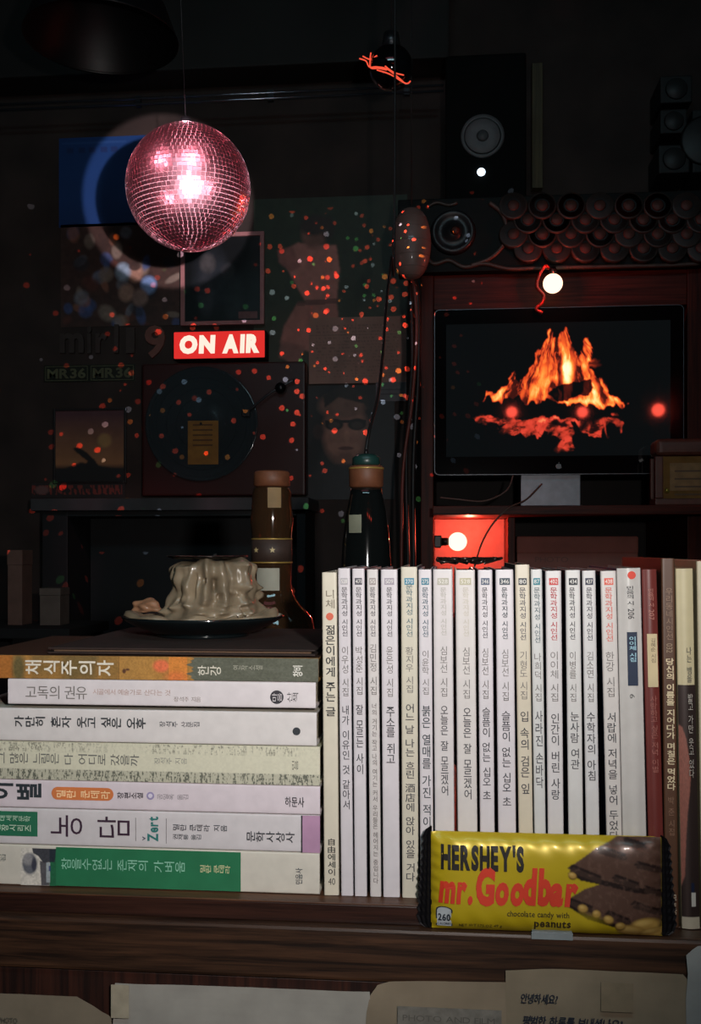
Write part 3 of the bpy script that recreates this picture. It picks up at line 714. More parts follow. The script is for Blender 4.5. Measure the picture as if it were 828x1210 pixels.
# two broken slabs of chocolate, drawn as the printed picture
s1 = [(163, 36), (196, 12), (222, 0), (274, -2), (274, 60), (240, 56), (200, 48), (178, 44)]
s2 = [(160, 74), (182, 60), (210, 50), (240, 58), (274, 66), (274, 98), (246, 108), (214, 98), (186, 90)]
piece([(p[0], p[1]+5) for p in s2], CHD); piece(s2, CH)
piece([(p[0], p[1]+6) for p in s1], CHD); piece(s1, CH)
for l in ([(196, 14), (228, 22), (232, 18), (202, 9)], [(226, 4), (252, 10), (256, 6), (232, 0)], [(163, 36), (200, 50), (202, 44), (168, 31)], [(214, 46), (244, 56), (246, 50), (218, 41)],
          [(240, 30), (274, 38), (274, 33), (244, 25)], [(250, 58), (274, 66), (274, 60), (252, 53)], [(160, 74), (190, 84), (192, 79), (166, 70)], [(206, 88), (234, 98), (236, 93), (210, 83)], [(236, 76), (274, 88), (274, 83), (240, 71)]):
    piece(l, CHD); piece([(p[0]+1, p[1]+3.5) for p in l], (58, 42, 36))
A.mix(A.inside(s1)*np.clip(fbm(A.X*.25, A.Y*.25, 9)*2-1.0, 0, 1)*.6, CHL); A.mix(A.inside(s2)*np.clip(fbm(A.X*.25, A.Y*.25, 12)*2-1.0, 0, 1)*.6, CHL)
for (cx, cy, rx, ry, r_) in ((168, 44, 5, 4, .3), (180, 82, 6, 5, .2), (196, 88, 5, 5, 0), (210, 94, 6, 5, .3), (254, 100, 18, 9, -.1), (238, 108, 17, 8, .1), (262, 110, 16, 7, -.2), (224, 102, 6, 5, 0)):
    A.ell(cx, cy+1.5, rx, ry, (96, 70, 30), .4, .9, r_); A.ell(cx, cy, rx*.9, ry*.85, (176, 140, 72), .5, 1, r_); A.ell(cx-rx*.2, cy-ry*.25, rx*.5, ry*.35, (204, 172, 100), 1, .8, r_)
A.ell(176, 100, 24, 10, (200, 176, 44), 1, .5)
FOIL = mat_vcol('foil_print', 0.38, coat=0.12, metal=0.2)
fr = A.mesh('wrapper_front', (137, 115), BW/274, BH/115, FOIL, bar, lambda gx, gz: puff(gx, gz))
bm = bmesh.new(); bm_box(bm, (-BW/2+.0005, .0002, .0006), (BW/2-.0005, .0075, BH-.0006), .003, 2)
obj('wrapper_back', bm, mat('yellow_foil', (198, 172, 34), .3, .3), bar, smooth=True)
def fin(side, top, bot, out_t, out_b):
    """crimped black end with a saw-tooth edge"""
    n = 26; vs = []; fs = []; m = 7
    for i in range(n+1):
        t = i/n; z = bot+(top-bot)*t; wdt = out_b+(out_t-out_b)*t+(0.0011 if i % 2 else 0)-.004*max(0, (abs(t-.5)-.42)/.08)
        for j in range(m):
            u = j/(m-1); x = side*(BW/2-.0005+wdt*u)
            y = -.0011*(1-u)+(.0005 if j % 2 else -.0004)*(1 if u < 1 else 0)+.0012
            vs.append((x, y, z))
    N = len(vs); vs += [(x, y+.0006, z) for x, y, z in vs]
    for i in range(n):
        for j in range(m-1):
            a = i*m+j; fs.append((a, a+1, a+m+1, a+m)); fs.append((N+a, N+a+m, N+a+m+1, N+a+1))
    for i in range(n):
        for j in (0, m-1): a = i*m+j; fs.append((a, a+m, N+a+m, N+a))
    o = raw('crimped_end', vs, fs, mat('black_foil', (20, 19, 22), .38, .3), bar)
    o['label'] = 'black crimped end of the wrapper with a toothed edge'
fin(-1, BH+.003, -.0002, .0048, .0088); fin(1, BH+.001, .0, .0048, .0092)
bx = lambda px: (px-646)/274*BW
bz = lambda py, px=646: (1102-py+(px-646)*.031)/115*BH
def bl(name, t, px0, py0, px1, py1, rgb, **k):
    pm = (px0+px1)/2
    letters(name, t, (bx(px0), bz(py1, pm), bx(px1), bz(py0, pm)), ink(rgb), bar, -.0007, yfun=puff1, **k)
bl('brand_lettering', "HERSHEY'S", 521, 996, 620, 1027, (26, 22, 18), mode='h', bold=.055)
bl('name_lettering', 'mr.', 518, 1039, 559, 1066, (196, 52, 28), mode='h', bold=.055, shear=.16)
bl('name_lettering', 'G', 563, 1022, 586, 1068, (196, 52, 28), mode='h', bold=.055, shear=.10)
bl('name_lettering', 'oo', 586, 1040, 620, 1068, (196, 52, 28), mode='h', bold=.055, shear=.16)
bl('name_lettering', 'db', 619, 1023, 652, 1068, (196, 52, 28), mode='h', bold=.055, shear=.10)
bl('name_lettering', 'ar', 650, 1041, 684, 1069, (196, 52, 28), mode='h', bold=.055, shear=.16)
bl('description_lettering', 'chocolate candy with', 600, 1074, 673, 1083, (60, 50, 20), mode='h', bold=.012)
bl('description_lettering', 'peanuts', 632, 1085, 675, 1097, (56, 44, 20), mode='h', bold=.03)
bl('weight_lettering', 'NET WT 1.75 OZ 49 g', 543, 1090, 594, 1095, (90, 78, 26), mode='h', bold=.012)
bx0, bx1 = bx(515), bx(535)
rr = []
for k in range(9): a = PI*k/8; rr.append(((bx0+bx1)/2+(bx1-bx0)/2*math.cos(a)*(1 if k not in (0, 8) else 1), bz(1077)+ .0022*math.sin(a)))
for nm, c, s_, y_ in (('calorie_badge_rim', (34, 40, 50), 1.0, -.0006), ('calorie_badge', (170, 176, 180), .86, -.0009)):
    cx = (bx0+bx1)/2; q = [(cx+(x-cx)*s_, z-.0004*(s_ < 1)) for x, z in rr]+[(cx-(bx1-bx0)/2*s_, bz(1097)), (cx+(bx1-bx0)/2*s_, bz(1097))]
    raw(nm, [(x, puff1(x, z)+y_, z) for x, z in q], [tuple(range(len(q)))], ink(c), bar)
letters('calorie_lettering', '260', (bx(517.5), bz(1090), bx(532.5), bz(1081)), ink((36, 42, 52)), bar, -.0012, 'h', yfun=puff1, bold=.03)
letters('calorie_lettering', 'CALORIES', (bx(517), bz(1095), bx(533), bz(1092)), ink((60, 68, 80)), bar, -.0012, 'h', yfun=puff1)
tp = thing('tape_tab', P(652, 1104, YF-.0006), 'small pale tab of clear tape on the counter edge under the yellow chocolate bar', 'tape')
tp.location.y = YF-.0012
box('tape_strip', (-.0122, -.0003, -.0030), (.0122, .0003, .0013), mat('milky_tape', (150, 158, 160), .25, trans=.3), tp, .0002)
box('tape_fold', (-.0118, .0003, .0013), (.0118, .0080, .0017), mat('milky_tape', (150, 158, 160)), tp)

# ------------------------------------------------------------ papers on the counter front
def paper(label, pts, Y, rgb, seed=0, curl=0.002, stains=()):
    """pts: outline in photo pixels (clockwise from top-left); a slightly curled sheet with real thickness"""
    w = [P(x, y, Y) for x, y in pts]
    cx = sum(p.x for p in w)/len(w); zt_ = max(p.z for p in w); zb = min(p.z for p in w)
    r = thing('paper_sheet', (cx, Y, zb), label, 'paper', 'papers taped to the front of the counter')
    A = [(p.x-cx, p.z-zb) for p in w]
    xa, xb_ = min(a[0] for a in A), max(a[0] for a in A); H = zt_-zb
    NX, NZ = 60, 24; vs = []; idx = {}; fs = []
    def ins(x, z):
        c = False
        for i in range(len(A)):
            (x1, z1), (x2, z2) = A[i], A[(i+1) % len(A)]
            if (z1 > z) != (z2 > z) and x < (x2-x1)*(z-z1)/(z2-z1)+x1: c = not c
        return c
    bm = bmesh.new(); vv = [bm.verts.new((x, 0, z)) for x, z in A]; bm.faces.new(vv)
    for k in range(1, 26):
        x = xa+(xb_-xa)*k/26
        bmesh.ops.bisect_plane(bm, geom=bm.verts[:]+bm.edges[:]+bm.faces[:], plane_co=(x, 0, 0), plane_no=(1, 0, 0))
    for k in range(1, 8):
        bmesh.ops.bisect_plane(bm, geom=bm.verts[:]+bm.edges[:]+bm.faces[:], plane_co=(0, 0, H*k/8), plane_no=(0, 0, 1))
    ex = bmesh.ops.extrude_face_region(bm, geom=bm.faces[:])
    for v in ex['geom']:
        if isinstance(v, bmesh.types.BMVert): v.co.y += .00025
    for v in bm.verts:
        v.co.y += -curl*(max(0, v.co.z/H))**3*(0.35+0.65*abs(math.sin(v.co.x*31+seed)))-.0004*math.sin(v.co.x*90+seed)*math.sin(v.co.z*120)-.0005
    obj('sheet', bm, mat('aged_paper_%d_%d_%d' % rgb, rgb, .8, var=.12, scale=40, bump=.4), r)
    for sx_, sz_, sw, sh, c in stains:
        p = P(sx_, sz_, Y); q = P(sx_+sw, sz_+sh, Y)
        box('tape_piece', (p.x-cx, -.0031, q.z-zb), (q.x-cx, -.0028, p.z-zb), mat('tape_%d_%d_%d' % c, c, .4, var=.15, scale=100), r)
    return r, cx, zb
YQ = YF-.0008
r, cx, zb = paper('greyish paper at the lower left corner with a folded torn right end', [(-20, 1172), (92, 1176), (112, 1188), (120, 1194), (129, 1199), (132, 1202), (133, 1230), (-20, 1230)], YQ-.0006, (134, 122, 104), 1)
letters('small_lettering', 'PHOTO', (P(2, 0, YQ).x-cx, P(12, 1205, YQ).z-zb, P(24, 0, YQ).x-cx, P(12, 1199, YQ).z-zb), ink((90, 84, 76)), r, -.0036, 'h')
paper('large plain white paper taped at its upper left corner', [(137, 1160), (160, 1161), (200, 1162), (262, 1164), (330, 1167), (437, 1170), (440, 1230), (132, 1230), (134, 1203), (131, 1190), (137, 1176)], YQ-.0002, (164, 160, 152), 2,
      stains=[(133, 1161, 21, 40, (170, 160, 140))])
r, cx, zb = paper('brown-edged paper with a grey printed panel and a rounded torn left corner', [(437, 1176), (446, 1163), (460, 1159), (520, 1158), (597, 1159), (598, 1230), (431, 1230), (433, 1196)], YQ-.0010, (140, 126, 106), 3)
gp = P(470, 1185, YQ); gq = P(592, 1225, YQ)
box('printed_panel', (gp.x-cx, -.0036, gq.z-zb), (gq.x-cx, -.0033, gp.z-zb), mat('grey_print', (120, 116, 108), .8, var=.2, scale=200), r)
letters('panel_lettering', 'PHOTO AND FILM', (P(476, 0, YQ).x-cx, P(530, 1204, YQ).z-zb, P(584, 0, YQ).x-cx, P(530, 1197, YQ).z-zb), ink((96, 92, 86)), r, -.0038, 'h')
r, cx, zb = paper('brown note paper with two lines of handwriting and a square of tape', [(597, 1145), (640, 1144), (700, 1145), (760, 1147), (806, 1150), (811, 1156), (814, 1230), (597, 1230)], YQ-.0016, (134, 122, 102), 4,
      stains=[(709, 1158, 38, 36, (128, 116, 96))])
INK = mat('blue_black_ink', (34, 40, 56), .5)
def note(t, x0, y0, x1, y1):
    letters('handwritten_line', t, (P(x0, y0, YQ).x-cx, P(x0, y1, YQ).z-zb, P(x1, y0, YQ).x-cx, P(x0, y0, YQ).z-zb), INK, r, -.0036, 'h', shear=.2, bold=.012)
note('안녕하세요?', 615, 1169, 658, 1181); note('평범한 하루를 보내셨나요?', 617, 1195, 734, 1207)
paper('pale bluish paper with a torn edge in the lower right corner', [(818, 1121), (824, 1117), (860, 1116), (862, 1230), (811, 1230), (810, 1180), (812, 1150), (810, 1128)], YQ-.0030, (146, 150, 148), 5, .001)

# ------------------------------------------------------------ candle melted over a dark plate on top of the stack
album_l = P(56, 770, 0.004).x; album_r = P(372, 770, 0.004).x
alb = thing('album', ((album_l+album_r)/2, 0.005, STOP), 'thin dark brown album lying on the stack under the candle plate', 'album')
aw = (album_r-album_l)/2
box('album_cover', (-aw, 0, .0004), (aw, .172, .0016), mat('brown_leather', (42, 27, 22), .75, var=.25, scale=80, bump=.4), alb, .0004)
box('album_pages', (-aw+.003, .003, .0017), (aw-.003, .170, .0032), PAGES, alb)
box('album_cover', (-aw, 0, .0033), (aw, .172, .0045), MATS['brown_leather'], alb, .0004)
ATOP = STOP+.0046
pc = P(240, 738, 0.105)
plate = thing('candle_plate', (pc.x, 0.105, ATOP), 'dark glazed plate on the book stack, holding the melted candle', 'plate')
GLAZE = mat('dark_glaze', (16, 22, 24), .12, coat=.6)
PR = 0.0600
lathe('plate_dish', [(.00001, .0015), (.030, .0015), (.038, .0030), (.050, .0080), (PR-.002, .0125), (PR, .0148), (PR-.0012, .0152), (PR-.010, .0100), (.038, .0050), (.00001, .0042)], GLAZE, plate, 64)
lathe('plate_foot', [(.030, 0), (.034, 0), (.034, .0026), (.030, .0026), (.030, 0)], GLAZE, plate, 48)
candle = thing('melted_candle', (pc.x, 0.105, ATOP+.0049), 'pale melted candle with thick wax drips on the dark plate', 'candle')
cxo = P(251, 700, 0.105).x-pc.x
CR = (P(298, 690, 0.105).x-P(207, 690, 0.105).x)/2
HT = P(250, 659, 0.105).z-(ATOP+.0046)
nt_, nz_ = 180, 60; vs = []; fs = []
rnd = random.Random(4)
drips = [(rnd.uniform(0, 2*PI), rnd.uniform(.05, .15), rnd.uniform(.0016, .0046), rnd.uniform(.05, .45)) for _ in range(30)]
drips += [(-PI/2-1.05, .16, .0050, .02), (-PI/2-.72, .13, .0040, .1), (-PI/2+.05, .12, .0050, .02), (-PI/2+.45, .16, .0056, .02), (-PI/2+1.0, .2, .0056, .0), (-PI/2-.32, .10, .0036, .15)]
holes = [(-PI/2-.22, .52, .035, .20), (-PI/2+.40, .34, .06, .07), (-PI/2+.75, .30, .07, .10), (-PI/2-.62, .30, .03, .05), (-PI/2+.06, .62, .03, .05), (-PI/2+.28, .55, .05, .10), (-PI/2+.95, .12, .08, .08)]
def rad(a, t):
    r = CR*(1.0-.07*t)+.0022*math.sin(3*a+1+t*1.3)+.0014*math.sin(7*a+t*5)+.0009*math.sin(13*a-t*9)+.0010*math.sin(t*17+4*a)+.005*max(0, 1-t*2.2)**2
    for a0, wd, am, st in drips:
        d = (a-a0+PI) % (2*PI)-PI
        e = math.exp(-(d/(wd*(1.15-.35*t)))**2)
        fl = min(1, max(0, (t-st)/.08)); bulb = .8+.9*math.exp(-((t-st-.07)/.07)**2)
        r += am*e*fl*bulb*.9
    for a0, t0, wa, wt in holes:
        d = (a-a0+PI) % (2*PI)-PI; r -= .0085*math.exp(-(d/wa)**4-((t-t0)/wt)**4)
    return r
def pool(a):
    w = -math.cos(a)
    return PR*(.83+.07*math.sin(2*a+.5)+.05*math.sin(5*a+2)+.03*math.sin(11*a))
for i in range(nz_+18):
    for j in range(nt_):
        a = 2*PI*j/nt_
        if i < 18:                               # the pool of wax on the plate, rim inwards
            u = i/17; r0 = pool(a); r1 = rad(a, 0)+.003
            r = r0+(r1-r0)*u; z = .0062*min(1, u*3)**.5*(1-.12*u)+.0035*u*u*u+.0012*math.sin(a*9+u*5)*math.sin(u*PI)-.001*(u == 0)
            px_, py_ = r*math.cos(a)+cxo*u*.9, r*math.sin(a); rr_ = math.hypot(px_, py_); z += max(.0004, (rr_-.036)*.55)
        else:
            t = (i-17)/nz_
            z0_ = .0090+max(.0004, (math.hypot(rad(a, 0)*math.cos(a)+cxo, rad(a, 0)*math.sin(a))-.038)*.42); z = z0_+(HT-z0_)*t; r = rad(a, t)+.0035*(1-t)**6
            if t > .85: r *= math.sqrt(max(.0, 1-((t-.85)/.15)**2*.42)); z -= (.0016+.0016*math.sin(5*a)+.001*math.sin(9*a+1))*(t-.85)/.15
            z -= .003*max(0, -math.cos(a))*t
            px_, py_ = r*math.cos(a)+cxo, r*math.sin(a)
        vs.append((px_, py_, z))
N = nz_+18
for i in range(N-1):
    for j in range(nt_): fs.append((i*nt_+j, i*nt_+(j+1) % nt_, (i+1)*nt_+(j+1) % nt_, (i+1)*nt_+j))
c0 = len(vs); vs.append((cxo, 0, HT-.004)); fs += [((N-1)*nt_+j, (N-1)*nt_+(j+1) % nt_, c0) for j in range(nt_)]
WAX = mat('candle_wax', (126, 112, 92), .34, var=.32, scale=55, bump=.5, coat=.15)
WAX.node_tree.nodes['Principled BSDF'].inputs['Subsurface Weight'].default_value = .12
WAX.node_tree.nodes['Principled BSDF'].inputs['Subsurface Radius'].default_value = (.004, .003, .002)
raw('wax_body', vs, fs, WAX, candle, True)
lump = P(162, 719, 0.10)
bm = bmesh.new(); bmesh.ops.create_icosphere(bm, subdivisions=4, radius=1)
for v in bm.verts:
    n_ = .16*math.sin(v.co.x*4+1)*math.sin(v.co.y*5)+.1*math.sin(v.co.z*7+v.co.x*3)
    v.co = Vector((v.co.x*.0105*(1+n_), v.co.y*.009*(1+n_), max(-.3, v.co.z)*.0070*(1+n_)+.0150))
o = obj('wax_lump', bm, mat('browned_wax', (142, 104, 78), .35, var=.3, scale=90, bump=.4, coat=.2), candle, (lump.x-pc.x+.006, .0, -.0002), smooth=True)
o['label'] = 'browner lump of wax at the left of the pool'
# thin dark metal saucer sunk in the top of the wax
dish = lathe('wick_dish', [(.00001, .0), (CR*.86, .0), (CR*1.02, .0016), (CR*1.02, .0022), (CR*.86, .0008), (.00001, .0008)], mat('burnt_metal', (46, 40, 38), .22, .85), candle, 48, (cxo-.004, 0, HT-.0012))
dish['label'] = 'dark burnt metal dish on top of the wax'
tube('wick', [(cxo, 0, HT-.001), (cxo+.001, 0, HT+.0015), (cxo+.003, 0, HT+.002)], .0007, BLACKM, candle)

# ------------------------------------------------------------ the two glass bottles behind
GLASS = mat('dark_bottle_glass', (140, 104, 74), .04, var=.02, trans=.9, ior=1.5, coat=.3)
GLASS2 = mat('smoky_bottle_glass', (22, 26, 26), .05, var=.02, trans=.45, ior=1.5, coat=.4)
CORK = mat('brown_stopper', (104, 62, 40), .55, var=.2, scale=120, bump=.2)
def bottle(label, px, Y, base, prof_px, glass, yref):
    """prof_px: (half width px, pixel row) pairs from top to bottom"""
    c = P(px, yref, Y); r = thing('glass_bottle', (c.x, Y, base), label, 'bottle', 'dark liquor bottles behind the books')
    D = (c-Vector((0, YC, 0))).dot(Vector((-math.sin(YAW), math.cos(YAW), 0)))
    pr = [(w/F*D, P(px, y, Y).z-base) for w, y in prof_px]
    return r, pr, D
b1, pr, D = bottle('tall dark glass bottle with a starred band, standing right of the melted candle', 321, 0.255, LZ,
    [(21, 577), (23, 583), (24, 600), (25.5, 615), (23.5, 633), (23.5, 640), (23.5, 664), (23.5, 670), (23, 690), (25, 702), (34, 714), (48, 730), (54, 760), (54, 1000)], GLASS, 640)
k = D/F
Zb = lambda y: P(321, y, 0.255).z-LZ
lathe('bottle_glass', [(.00001, .003)]+[(54*k-.004, .0)]+[(54*k, .004)]+[(w, z) for w, z in reversed(pr[:-1])]+[(19*k, Zb(576))]+[(17*k, Zb(576)), (17*k, Zb(590)), (20*k, Zb(600)), (20*k, Zb(696)), (30*k, Zb(716)), (48*k, Zb(764)), (48*k, .008), (.00001, .009)], GLASS, b1, 48)
lathe('stopper', [(.00001, Zb(557)), (19*k, Zb(557)), (21*k, Zb(559)), (21.5*k, Zb(574)), (18*k, Zb(575.6)), (.00001, Zb(575.6))], CORK, b1, 40)
lathe('starred_band', [(23.6*k, Zb(664)), (24.1*k, Zb(664)), (24.1*k, Zb(637)), (23.6*k, Zb(637)), (23.6*k, Zb(664))], mat('dark_paper_band', (58, 44, 38), .6, var=.2, scale=90), b1, 40)
GOLD = mat('gold_print', (168, 138, 72), .4, .4)
for y in (637, 639.5, 661.5, 664.5):
    if y in (639.5, 661.5): continue
    lathe('gold_line', [(23.9*k, Zb(y+.8)), (24.5*k, Zb(y+.8)), (24.5*k, Zb(y-.8)), (23.9*k, Zb(y-.8)), (23.9*k, Zb(y+.8))], GOLD, b1, 40)
for px, a in ((306, -.75), (326, .25)):
    pts = []
    for q in range(10):
        rr_ = (3.6 if q % 2 == 0 else 1.5)*k; an = PI/2+q*PI/5; pts.append((rr_*math.cos(an), rr_*math.sin(an)))
    yy = -math.sqrt(max(0, (24.6*k)**2-((px-321)*k)**2))
    vs = [((px-321)*k+x, -math.sqrt(max(1e-8, (24.8*k)**2-((px-321)*k+x)**2)), Zb(650)+z) for x, z in pts]
    raw('printed_star', vs, [tuple(range(10))], mat('pale_gold_star', (190, 170, 120), .5), b1)
def wrap_patch(name, r, a0, a1, z0, z1, m, par):
    n = 14; vs = []; fs = []
    for q in range(n+1):
        a = a0+(a1-a0)*q/n
        for z in (z0, z1):
            for rr_ in (r, r+.0003): vs.append((rr_*math.sin(a), -rr_*math.cos(a), z))
    for q in range(n):
        b_ = q*4; fs += [(b_+1, b_+5, b_+7, b_+3), (b_+4, b_, b_+2, b_+6), (b_+2, b_+3, b_+7, b_+6), (b_, b_+4, b_+5, b_+1)]
    return raw(name, vs, fs, m, par)
wrap_patch('label_reflection_patch', 23.9*k, -.62, .55, Zb(697), Zb(671), mat('pale_label', (150, 148, 134), .7, var=.12, scale=60), b1)
wrap_patch('label_reflection_patch', 24.6*k, -.02, .62, Zb(601), Zb(577.5), mat('tan_reflection', (128, 104, 70), .7, var=.15, scale=60), b1)  # warm reflection on the neck, set into a tan patch
b2, pr, D2 = bottle('rounder smoky glass bottle with a brown stopper, behind the white paperbacks', 432.5, 0.225, LZ, [(19, 578)], GLASS2, 640)
k2 = D2/F; Z2 = lambda y: P(432.5, y, 0.225).z-LZ
lathe('bottle_glass', [(.00001, .003), (26*k2, .0), (30*k2, .004), (31*k2, Z2(800)), (31*k2, Z2(700)), (29*k2, Z2(660)), (27.5*k2, Z2(635)), (24*k2, Z2(605)), (19.5*k2, Z2(586)), (18.5*k2, Z2(577)), (17*k2, Z2(577)), (16*k2, Z2(588)), (21*k2, Z2(607)), (25*k2, Z2(640)), (27*k2, Z2(700)), (27*k2, .008), (.00001, .009)], GLASS2, b2, 48)
lathe('stopper', [(.00001, Z2(551)), (19.5*k2, Z2(551)), (20.5*k2, Z2(553)), (20*k2, Z2(575)), (17*k2, Z2(576.8)), (.00001, Z2(576.8))], CORK, b2, 40)
lathe('stopper_ring', [(20.6*k2, Z2(555)), (21*k2, Z2(555)), (21*k2, Z2(553)), (20.6*k2, Z2(553)), (20.6*k2, Z2(555))], GOLD, b2, 40)
wrap_patch('label_reflection_patch', 27.4*k2, -.72, -.12, Z2(630), Z2(609), mat('olive_reflection', (120, 122, 104), .7, var=.15, scale=60), b2)  # reflection on the shoulder glass, given as an olive patch
sk = thing('lamp_socket', (b2.location.x, 0.225, P(432.5, 550.6, 0.225).z+.0002), 'dark green lamp socket sitting on the stopper of the rounder bottle', 'socket')
lathe('socket_body', [(.00001, 0), (15*k2, 0), (16.5*k2, .001), (16.5*k2, 9*k2), (12*k2, 13*k2), (.00001, 13*k2)], mat('dark_green_plastic', (24, 52, 48), .35), sk, 32)
lathe('cable_grip', [(.00001, 13*k2), (3*k2, 13*k2), (2*k2, 19*k2), (.00001, 19*k2)], BLACK, sk, 16)
st = Vector((b2.location.x, .225, sk.location.z+19*k2))
pts = [st, P(437, 505, .24), P(446, 470, .30), P(452, 420, .4), P(457, 350, .55), P(462, 305, .7), P(466, 255, .80)]
pts += [Vector((pts[-1].x, .82, ZC-.002))]
cab = tube('power_cable', pts, .0016, CABLE, None, 10, 8, o=st); cab.location = st
tag(cab, 'thin black cable rising from the bottle lamp socket towards the ceiling', 'cable')

# tangled wire lying across the tops of the paperbacks
wp = []; rnd = random.Random(11); TOPZ = P(540, 673, .0).z+.0022
for q in range(46):
    t = q/45; x = P(521+64*t, 668, .05).x
    wp.append(Vector((x+.006*math.sin(q*1.9), .045+.014*math.sin(q*1.3+.4)+.004*rnd.random(), TOPZ+.0010+.0035*abs(math.sin(q*.9)))))
tw = tube('tangled_wire', wp, .0009, mat('dark_chain', (70, 60, 56), .25, .8), None, 6, 6, o=wp[0]); tw.location = wp[0]
tag(tw, 'tangled thin dark wire lying on the tops of the white paperbacks', 'wire')

# ------------------------------------------------------------ mirror ball
ball = thing('mirror_ball', BALL, 'pink-lit mirror ball with small square mirror tiles, hanging at the upper left', 'mirror ball')
ball.rotation_euler = (math.radians(1.5), math.radians(-2), 0)
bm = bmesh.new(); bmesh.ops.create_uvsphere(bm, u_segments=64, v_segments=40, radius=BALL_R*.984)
obj('ball_core', bm, mat('pink_tinted_grout', (200, 158, 166), .55, var=.1, scale=200), ball, smooth=True)  # pink light is tinted into the grout colour
rows = 46; vs = []; fs = []; rnd = random.Random(3)
ts = PI*BALL_R/rows
for r_ in range(rows):
    th = PI*(r_+.5)/rows; nc = max(5, int(round(2*PI*math.sin(th)*BALL_R/(ts*1.06))))
    for c_ in range(nc):
        ph = 2*PI*(c_+.5*(r_ % 2)*0+rnd.uniform(-.04, .04))/nc
        n_ = Vector((math.sin(th)*math.cos(ph), math.sin(th)*math.sin(ph), math.cos(th)))
        e1 = Vector((-math.sin(ph), math.cos(ph), 0)); e2 = n_.cross(e1)
        n2 = (n_+e1*rnd.gauss(0, .022)+e2*rnd.gauss(0, .018)).normalized()
        f1 = (e1-n2*e1.dot(n2)).normalized(); f2 = n2.cross(f1)
        w_ = PI*math.sin(th)*BALL_R/nc*.86; h_ = ts*.5*.87
        c0 = n_*BALL_R*1.0; b_ = len(vs)
        for dd, tpr in ((-.0014, 1.0), (0, .97)):
            for sx_, sy_ in ((-1, -1), (1, -1), (1, 1), (-1, 1)):
                vs.append(c0+n2*dd+f1*sx_*w_*tpr+f2*sy_*h_*tpr)
        fs += [(b_+4, b_+5, b_+6, b_+7)]+[(b_+i, b_+(i+1) % 4, b_+4+(i+1) % 4, b_+4+i) for i in range(4)]
mt = mat('pink_tinted_mirror', (228, 166, 178), .30, 1.0, var=.03)  # pink light on the mirrors is partly put into their colour
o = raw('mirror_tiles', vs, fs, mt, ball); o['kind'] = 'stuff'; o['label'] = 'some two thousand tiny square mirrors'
lathe('hanging_cap', [(.00001, BALL_R+.012), (.006, BALL_R+.012), (.010, BALL_R+.006), (.014, BALL_R-.004), (.00001, BALL_R-.004)], GREYM, ball, 24)
lathe('hanging_wire', [(.0006, BALL_R+.012), (.0006, ZC-BALL.z-.004)], GREYM, ball, 8)

# ------------------------------------------------------------ pictures and objects on the back wall, left part
YP_ = YW-.0005
def framed_art(name, label, cat, x0, y0, x1, y1, Y, paint, res=1.0, thick=.0015, frame=None, m=None, group=None, bg=(40, 36, 34), tilt=0.0):
    """a picture hung on the wall: canvas units are photo pixels"""
    a = P(x0, y0, Y); b = P(x1, y1, Y); c = Vector(((a.x+b.x)/2, Y, b.z))
    r = thing(name, c, label, cat, group, (0, tilt, 0))
    w, h = b.x-a.x, a.z-b.z
    box('backing', (-w/2, -thick, 0), (w/2, 0, h), BLACKM, r)
    A = Art(x0, y0, x1, y1, max(8, int((x1-x0)*res)), max(8, int((y1-y0)*res)), bg)
    paint(A)
    A.mesh('printed_picture', (x0, y1), w/(x1-x0), h/(y1-y0), m or VC, r, None, (-w/2, -thick-.0003, 0))
    if frame:
        rgb, fw, fd = frame; fm = mat('frame_%d_%d_%d' % rgb, rgb, .45, var=.12, scale=60)
        for (p, q) in (((-w/2-fw, -fd, -fw), (-w/2, 0, h+fw)), ((w/2, -fd, -fw), (w/2+fw, 0, h+fw)), ((-w/2, -fd, h), (w/2, 0, h+fw)), ((-w/2, -fd, -fw), (w/2, 0, 0))):
            box('frame_bar', p, q, fm, r, .0008)
    return r, w, h
def a_blue(A):
    A.mix(fbm(A.X*.02, A.Y*.03, 5)*.5, (14, 44, 90)); A.rect(74, 170, 150, 172, (60, 100, 160), .3)
    for k in range(5): A.rect(80+k*13, 176, 88+k*13, 182, (20, 40, 90), .8)
framed_art('blue_poster', 'deep blue poster high on the wall, left of and behind the mirror ball', 'poster', 70, 164, 238, 264, YP_, a_blue, .5, bg=(14, 60, 122))
def a_collage(A):
    rn = random.Random(21)
    A.mix(fbm(A.X*.03, A.Y*.03, 2)*.6, (84, 50, 40))
    for k in range(46):
        x = rn.uniform(72, 212); y = rn.uniform(268, 384); c = rn.choice([(150, 96, 74), (70, 90, 140), (120, 120, 130), (96, 50, 40), (40, 40, 50), (150, 130, 116)])
        A.ell(x, y, rn.uniform(3, 9), rn.uniform(4, 11), c, .5, .7, rn.uniform(0, 3))
    for (x, y, c) in ((160, 324, (176, 130, 110)), (146, 322, (150, 170, 190)), (176, 338, (130, 160, 210)), (150, 346, (168, 128, 110)), (166, 352, (140, 110, 100))):
        A.ell(x, y, 9, 10, c, .5, .9)
    A.ell(160, 316, 7, 5, (60, 40, 36), .4, .9)
    A.grain(.2, .35)
framed_art('collage_poster', 'dim crowded collage poster under the blue poster, half in the shadow of the ball', 'poster', 72, 266, 212, 384, YP_, a_collage, 1.0, bg=(60, 40, 34))
def a_photo(A):
    A.ell(250, 330, 20, 34, (40, 44, 50), .6, .8); A.ell(246, 312, 9, 11, (80, 76, 76), .5, .8); A.ell(270, 322, 8, 9, (58, 56, 60), .5, .8)
    A.ell(244, 348, 9, 24, (60, 60, 66), .6, .6); A.ell(276, 350, 12, 26, (36, 40, 44), .5, .8)
    A.rect(282, 368, 304, 376, (110, 70, 70)); A.grain(.15, .4)
